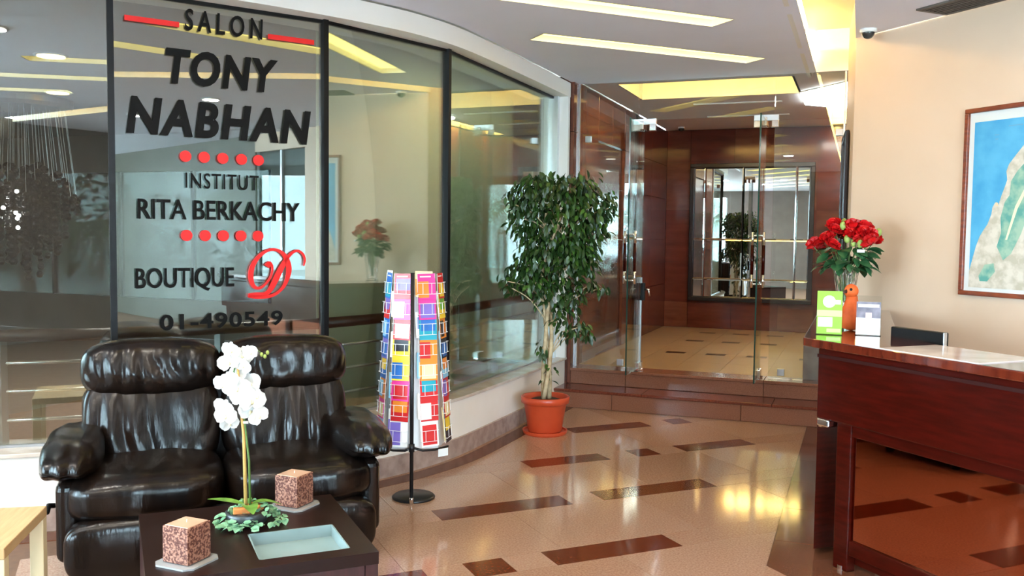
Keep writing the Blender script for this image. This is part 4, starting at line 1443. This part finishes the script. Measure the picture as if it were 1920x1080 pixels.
def petal(b, L, W, ang, cup=.25):
    rows = []
    c, s = math.cos(ang), math.sin(ang)
    for i in range(5):
        t = i / 4
        w_ = W * math.sin(PI * (t * .80 + .12)) ** .7
        yy = -cup * L * math.sin(PI * t * .7) * .5
        rows.append(b.pts([(c * t * L - s * j * w_, yy - .004 * abs(j), s * t * L + c * j * w_) for j in (-1, -.4, .4, 1)]))
    for i in range(4):
        for j in range(3):
            b.face((rows[i] + j, rows[i] + j + 1, rows[i + 1] + j + 1, rows[i + 1] + j))


pb = MB()
for ang in (PI / 2, PI / 2 + 2.2, PI / 2 - 2.2):
    petal(pb, .036, .014, ang)
for ang in (.25, PI - .25):
    petal(pb, .042, .026, ang)
pm = pb.mesh('orchid_bloom', petal_w, True)
cbm = MB().ball((0, -.006, -.004), (.0055, .007, .007), 8, 6).mesh('lip', orchid_c, True)
# positions (x, z) measured from the stem foot
for x, z, s, ry in ((-.045, .69, 1.0, .2), (-.062, .64, 1.05, -.3), (-.012, .665, 1.05, .1), (-.005, .63, .95, .4), (.028, .685, .85, -.3),
                    (-.085, .55, 1.05, .5), (-.055, .57, 1.0, -.2), (-.028, .54, 1.25, .1), (.012, .555, 1.2, -.3), (-.015, .50, 1.25, .3), (.022, .49, 1.3, 0), (.012, .445, 1.2, .2), (.045, .43, 1.0, -.6),
                    (-.075, .47, 1.0, .5), (-.068, .435, 1.05, .2), (-.062, .40, .9, -.2), (-.035, .59, .9, .1), (.045, .505, 1.0, .5)):
    o = link('bloom', pm, oc, (x * 1.05, random.uniform(-.045, .015), z))
    o.scale = (s, s, s)
    o.rotation_euler = (random.uniform(-.25, .25), ry, random.uniform(-.55, .55))
    link('lip', cbm, o)
for x, z in ((.075, .665), (.085, .68), (.062, .672)):
    MB().ball((x, -.01, z), (.007, .007, .009), 8, 6).build('bud', bud_m, oc, smooth=True)
for ang, L, W, cu in ((-1.15, .13, .030, .42), (2.9, .16, .022, .1), (.35, .10, .022, .6), (1.9, .12, .022, .3)):
    o = link('strap_leaf', leaf_mesh(L, W, leaf_o, 'strap_leaf', .25, cu, 7), oc, (.015 * math.cos(ang), .015 * math.sin(ang), .075))
    o.rotation_euler = (0, -.45 if cu > .3 else -.15, ang)
iv = leaf_mesh(.026, .012, ivy_m, 'ivy_leaf', .2, .2, 3)
for k in range(150):
    a = random.uniform(0, 2 * PI)
    rr = .05 + .09 * random.random() ** .8
    if math.cos(a) * .3 + .7 < random.random() * .8:
        rr *= .8
    z = max(.022, .075 - (rr - .05) * .9 + random.uniform(-.01, .02))
    if math.sin(a) < -.3 and abs(math.cos(a)) < .6:
        z = max(.022, z - .02)
    o = link('ivy_leaf', iv, oc, (rr * math.cos(a) + .01, rr * math.sin(a), z))
    o.rotation_euler = (random.uniform(-.6, .6), random.uniform(-.4, .7), random.uniform(0, 6.28))
    s = random.uniform(.8, 1.4); o.scale = (s, s, s)

# side table at the left edge
sx, sy = UV(-.535, 3.80)
sdt = thing('side_table', 'pale birch side table with cream legs left of the sofa', 'side table', (sx, sy, 0), R(33))
q = .25
MB().box(-q, q, -q, q, .41, .45).build('table_top', birch, sdt, bevel=.003)
for a in (-1, 1):
    for b in (-1, 1):
        MB().box(a * (q - .026) - .025, a * (q - .026) + .025, b * (q - .026) - .025, b * (q - .026) + .025, 0, .409).build('leg', cream_leg, sdt, bevel=.002)

# ================================================================== POSTCARD RACK
RX, RY = -2.404, 4.690
RRZ = R(27)
rk = thing('postcard_rack', 'black pole floor rack with white wire pockets full of postcards', 'display rack', (RX, RY, 0), RRZ)
MB().lathe([(.124, 0), (.126, .008), (.115, .018), (.02, .022)], 36).build('base_disc', black_metal, rk, smooth=True)
MB().tube([(-.012, -.115, .012), (-.012, -.115, 1.325)], .011, 12).build('pole', black_metal, rk, smooth=True)
MB().lathe([(.013, 0), (.014, .03), (.012, .034)], 12, (-.012, -.128, .002)).build('chrome_foot', chrome, rk, smooth=True)
for s in (-1, 1):
    MB().tube([(-.012, -.115, .325), (s * .05, -.11, .305), (s * .12, -.07, .298), (s * .20, .02, .298)], .007, 8).build('arm', black_metal, rk, smooth=True)
MB().tube([(-.012, -.115, .30), (-.012, -.115, .345)], .017, 12).build('collar', black_metal, rk, smooth=True)
MB().tube([(-.012, -.115, 1.31), (0, .1, 1.31)], .006, 8).build('top_bracket', black_metal, rk, smooth=True)
CY = .10
angs = (-72, -25, 25, 72)


def rad(z):
    return .212 - (z - .30) * .060


def spot(ai, z, out=0.0):
    a = R(angs[ai]); r_ = rad(z) + out
    return Vector((r_ * math.sin(a), CY - r_ * math.cos(a), z)), a


# white core sheet
bk = MB()
zz = [.298, 1.315]
for z in zz:
    bk.pts([((rad(z) - .03) * math.sin(R(a)) * 1.02, CY - (rad(z) - .03) * math.cos(R(a)), z) for a in (-100, -49, 0, 49, 100)])
for i in range(4):
    bk.face((i, i + 1, 5 + i + 1, 5 + i))
o = bk.build('core_sheet', wire_w, rk)
sm = o.modifiers.new('solid', 'SOLIDIFY'); sm.thickness = .004
pk = MB()
PW, PH_ = .112, .062
pk.tube([(-PW / 2, 0, PH_), (-PW / 2, -.016, PH_), (PW / 2, -.016, PH_), (PW / 2, 0, PH_)], .0016, 5)
pk.tube([(-PW / 2, 0, .0), (-PW / 2, -.016, .0), (PW / 2, -.016, .0), (PW / 2, 0, .0)], .0016, 5)
for x in (-.028, .028):
    pk.tube([(x, -.016, 0), (x, -.016, PH_)], .0016, 5)
for x in (-PW / 2, PW / 2):
    pk.tube([(x, 0, -.03), (x, 0, .115)], .0016, 5)
pkm = pk.mesh('wire_pocket', wire_w)
W_, RD, PK, BL, LB, YL, OR, TE, GR, PU, DK, CR = [lin(c) for c in ((246, 244, 240), (206, 44, 46), (226, 60, 150), (44, 108, 186), (140, 196, 226), (246, 208, 60), (236, 140, 50), (40, 160, 180), (120, 180, 70), (128, 108, 190), (40, 42, 50), (244, 226, 170))]
nm = {W_: 'white', RD: 'red', PK: 'pink', BL: 'blue', LB: 'pale blue', YL: 'yellow', OR: 'orange', TE: 'teal', GR: 'green', PU: 'purple', DK: 'dark', CR: 'cream'}
cards = [  # tier: (outer left, inner left, inner right, outer right) as (sheet, picture)
    [(BL, TE), (RD, PU), (PK, OR), (RD, YL)],
    [(RD, PU), (PK, W_), (PK, PU), (YL, GR)],
    [(BL, LB), (RD, W_), (TE, BL), (OR, DK)],
    [(PU, BL), (YL, DK), (OR, RD), (DK, BL)],
    [(BL, YL), (YL, BL), (OR, CR), (LB, OR)],
    [(OR, LB), (PK, RD), (RD, TE), (RD, PU)],
    [(PK, CR), (RD, OR), (RD, W_), (RD, CR)],
    [(BL, LB), (W_, PU), (W_, RD), (DK, YL)],
]
tiers = ['top', 'second', 'third', 'fourth', 'fifth', 'sixth', 'seventh', 'bottom']
cols = ['leftmost column', 'column left of the pole', 'column right of the pole', 'rightmost column']
cmats = {c: mat('card_' + nm[c].replace(' ', '_'), c, .3) for c in nm}
cache = {}


def card_mesh(a, b_, w_, h_, var):
    key = (a, b_, w_, h_, var)
    if key in cache:
        return cache[key]
    q = MB().box(-w_ / 2, w_ / 2, -.001, .001, 0, h_, 0)
    i = .010
    x0, x1, z0, z1 = ((-w_ / 2 + i, w_ / 2 - i, i, h_ * .62), (-w_ / 2 + i, w_ / 2 - i, h_ * .35, h_ * .80), (-w_ / 2, w_ * .1, i, h_ * .7))[var]
    q.box(x0, x1, -.0016, -.001, z0, z1, 1)
    q.box(-w_ / 2 + .014, w_ * .25, -.0016, -.001, h_ * .86, h_ * .91, 2)
    cache[key] = q.mesh('postcard', [cmats[a], cmats[b_], cmats[W_ if a != W_ else DK]])
    return cache[key]


seconds = [W_, LB, CR, YL, W_, RD, LB, CR]
for ti in range(8):
    big = ti == 7
    hh = .20 if big else .148
    z0 = 1.318 - .1165 * ti - .148 - (.03 if big else 0)
    for ai in range(4):
        p, a = spot(ai, z0 + .03)
        o = link('wire_pocket', pkm, rk, tuple(p)); o.rotation_euler = (-.05, 0, a)
        ca, cb_ = cards[ti][ai]
        wd = .110 if ai in (1, 2) else .104
        for layer in (0, 1):
            pp, a = spot(ai, z0, .006 - layer * .006)
            me = card_mesh(ca if not layer else seconds[(ti + ai) % 8], cb_, wd, hh, (ti + ai) % 3)
            wp = Matrix.Translation((RX, RY, 0)) @ Matrix.Rotation(RRZ, 4, 'Z') @ Matrix.Translation(pp) @ Matrix.Rotation(a, 4, 'Z') @ Matrix.Translation((.004 if layer == 0 else -.014, 0, .014 if layer else 0)) @ Matrix.Rotation(-.10, 4, 'X') @ Matrix.Rotation(random.uniform(-.03, .03), 4, 'Y')
            if layer and (ti + ai) % 2:
                continue
            o = link('postcard', me)
            o.matrix_world = wp
            if layer == 0:
                tag(o, f'{nm[ca]} postcard, front of the {tiers[ti]} tier, {cols[ai]}', 'postcard', 'postcards in the wire rack')
            else:
                tag(o, f'{nm[seconds[(ti + ai) % 8]]} postcard tucked behind, {tiers[ti]} tier, {cols[ai]}', 'postcard', 'postcards in the wire rack')
o = MB().box(-.035, .035, -.001, .001, -.045, 0).build('price_card', white_p, rk, (.17, -.045, .30), rz=R(35))

# ================================================================== FICUS IN A TERRACOTTA POT
fx, fy = -2.262, 6.645
fp = thing('plant_pot', 'round terracotta plastic pot on a saucer before the salon plinth', 'plant pot', (fx, fy, 0), R(21))
MB().lathe([(.165, 0), (.172, .012), (.176, .03), (.166, .03), (.16, .016)], 36).build('saucer', terracotta, fp, smooth=False)
MB().lathe([(.125, .016), (.132, .03), (.165, .235), (.170, .24), (.187, .245), (.190, .29), (.182, .296), (.172, .29), (.165, .26), (.160, .25)], 48, fn=lambda a, z: 1 + (.008 * math.cos(24 * a) if .03 < z < .24 else 0)).build('pot', terracotta, fp, smooth=True)
MB().lathe([(.16, .25), (.10, .272), (.0, .275)], 24).build('soil', soil, fp, smooth=True)
ft = thing('ficus_tree', 'tall weeping fig with twisted pale trunks growing in the terracotta pot', 'ficus tree', (fx, fy, .265), R(21))
pxm = .00413


def fpos(px, py, d=0.0):
    return Vector(((px - 1022) * pxm, d, 2.046 - (py - 320) * pxm - .265))


for k in range(3):
    ph = k * 2.1
    pts = []
    for i in range(15):
        t = i / 14
        r_ = .030 * (1 - .2 * t) + (.05 * t if t > .5 else .0)
        pts.append((r_ * math.cos(ph + t * 5.5) + .05 * t * t + (.012 * math.sin(7 * t)), r_ * math.sin(ph + t * 5.5), t * 1.45))
    MB().tube(pts, [.019 - .010 * i / 14 for i in range(15)], 8).build('trunk', bark, ft, smooth=True)
clusters = [(1040, 365, 62, 34), (990, 372, 40, 36), (1098, 385, 42, 34), (1075, 350, 40, 26), (1003, 345, 32, 20), (1042, 420, 58, 42), (978, 412, 26, 34), (1110, 430, 26, 30), (1080, 450, 30, 34), (1012, 492, 44, 28), (975, 512, 24, 20), (955, 540, 12, 12), (1060, 500, 36, 32), (1100, 535, 22, 14), (1125, 540, 14, 6), (1035, 545, 34, 30), (1070, 560, 20, 18), (1085, 612, 18, 12), (1062, 618, 20, 14), (1100, 625, 8, 12), (1015, 655, 10, 16), (1028, 700, 12, 16), (1135, 390, 14, 12), (960, 385, 14, 20), (1030, 465, 50, 28), (1072, 475, 40, 30), (990, 452, 26, 28), (1098, 490, 22, 24), (1000, 530, 40, 24), (948, 528, 12, 20), (1050, 585, 30, 22), (1140, 375, 10, 14)]
wts = [c[2] * c[3] for c in clusters]
br = MB()
for (x, y, rx, ry) in clusters:
    p1 = fpos(x, y, random.uniform(-.06, .06))
    zb = max(.35, p1.z - random.uniform(.15, .35))
    p0 = Vector((.03 + .05 * (zb / 1.45) ** 2, 0, min(zb, 1.35)))
    mid = p0.lerp(p1, .5) + Vector((0, 0, .06))
    br.tube(catmull([tuple(p0), tuple(mid), tuple(p1)], 4), .005, 5, caps=False)
br.build('branches', bark, ft, smooth=True)
lms = [leaf_mesh(.062, .0145, leaf_a, 'ficus_leaf', .25, .30, 3), leaf_mesh(.056, .0135, leaf_b, 'ficus_leaf', .25, .25, 3)]
fol = [MB(), MB()]
NL = 3500
for k in range(NL):
    cx, cy, rx, ry = random.choices(clusters, wts)[0]
    while True:
        a, b_, c = (random.uniform(-1, 1) for _ in range(3))
        if .15 < a * a + b_ * b_ + c * c < 1:
            break
    fz = 1.0 + abs(random.gauss(0, .22))
    p = fpos(cx + a * rx * fz, cy + c * ry * fz, b_ * rx * pxm * .9)
    outd = math.atan2(b_ + random.uniform(-.5, .5), a + random.uniform(-.5, .5))
    pitch_ = random.uniform(.2, 1.35)
    m4 = Matrix.Translation(p) @ Matrix.Rotation(outd, 4, 'Z') @ Matrix.Rotation(pitch_, 4, 'Y') @ Matrix.Rotation(random.uniform(-.7, .7), 4, 'X') @ Matrix.Scale(random.uniform(.75, 1.2), 4)
    w = 0 if random.random() < .68 else 1
    if b_ < -.35 and k < 700 and sum(1 for _ in ft.children) < 306:
        o = link('leaf', lms[w], ft)
        o.matrix_local = m4
    else:
        me = lms[w]
        n = fol[w].pts([m4 @ v.co for v in me.vertices])
        for f in me.polygons:
            fol[w].face([n + i for i in f.vertices])
for w, m_ in ((0, leaf_a), (1, leaf_b)):
    o = fol[w].build('foliage', m_, ft, smooth=True)
    o['kind'] = 'stuff'
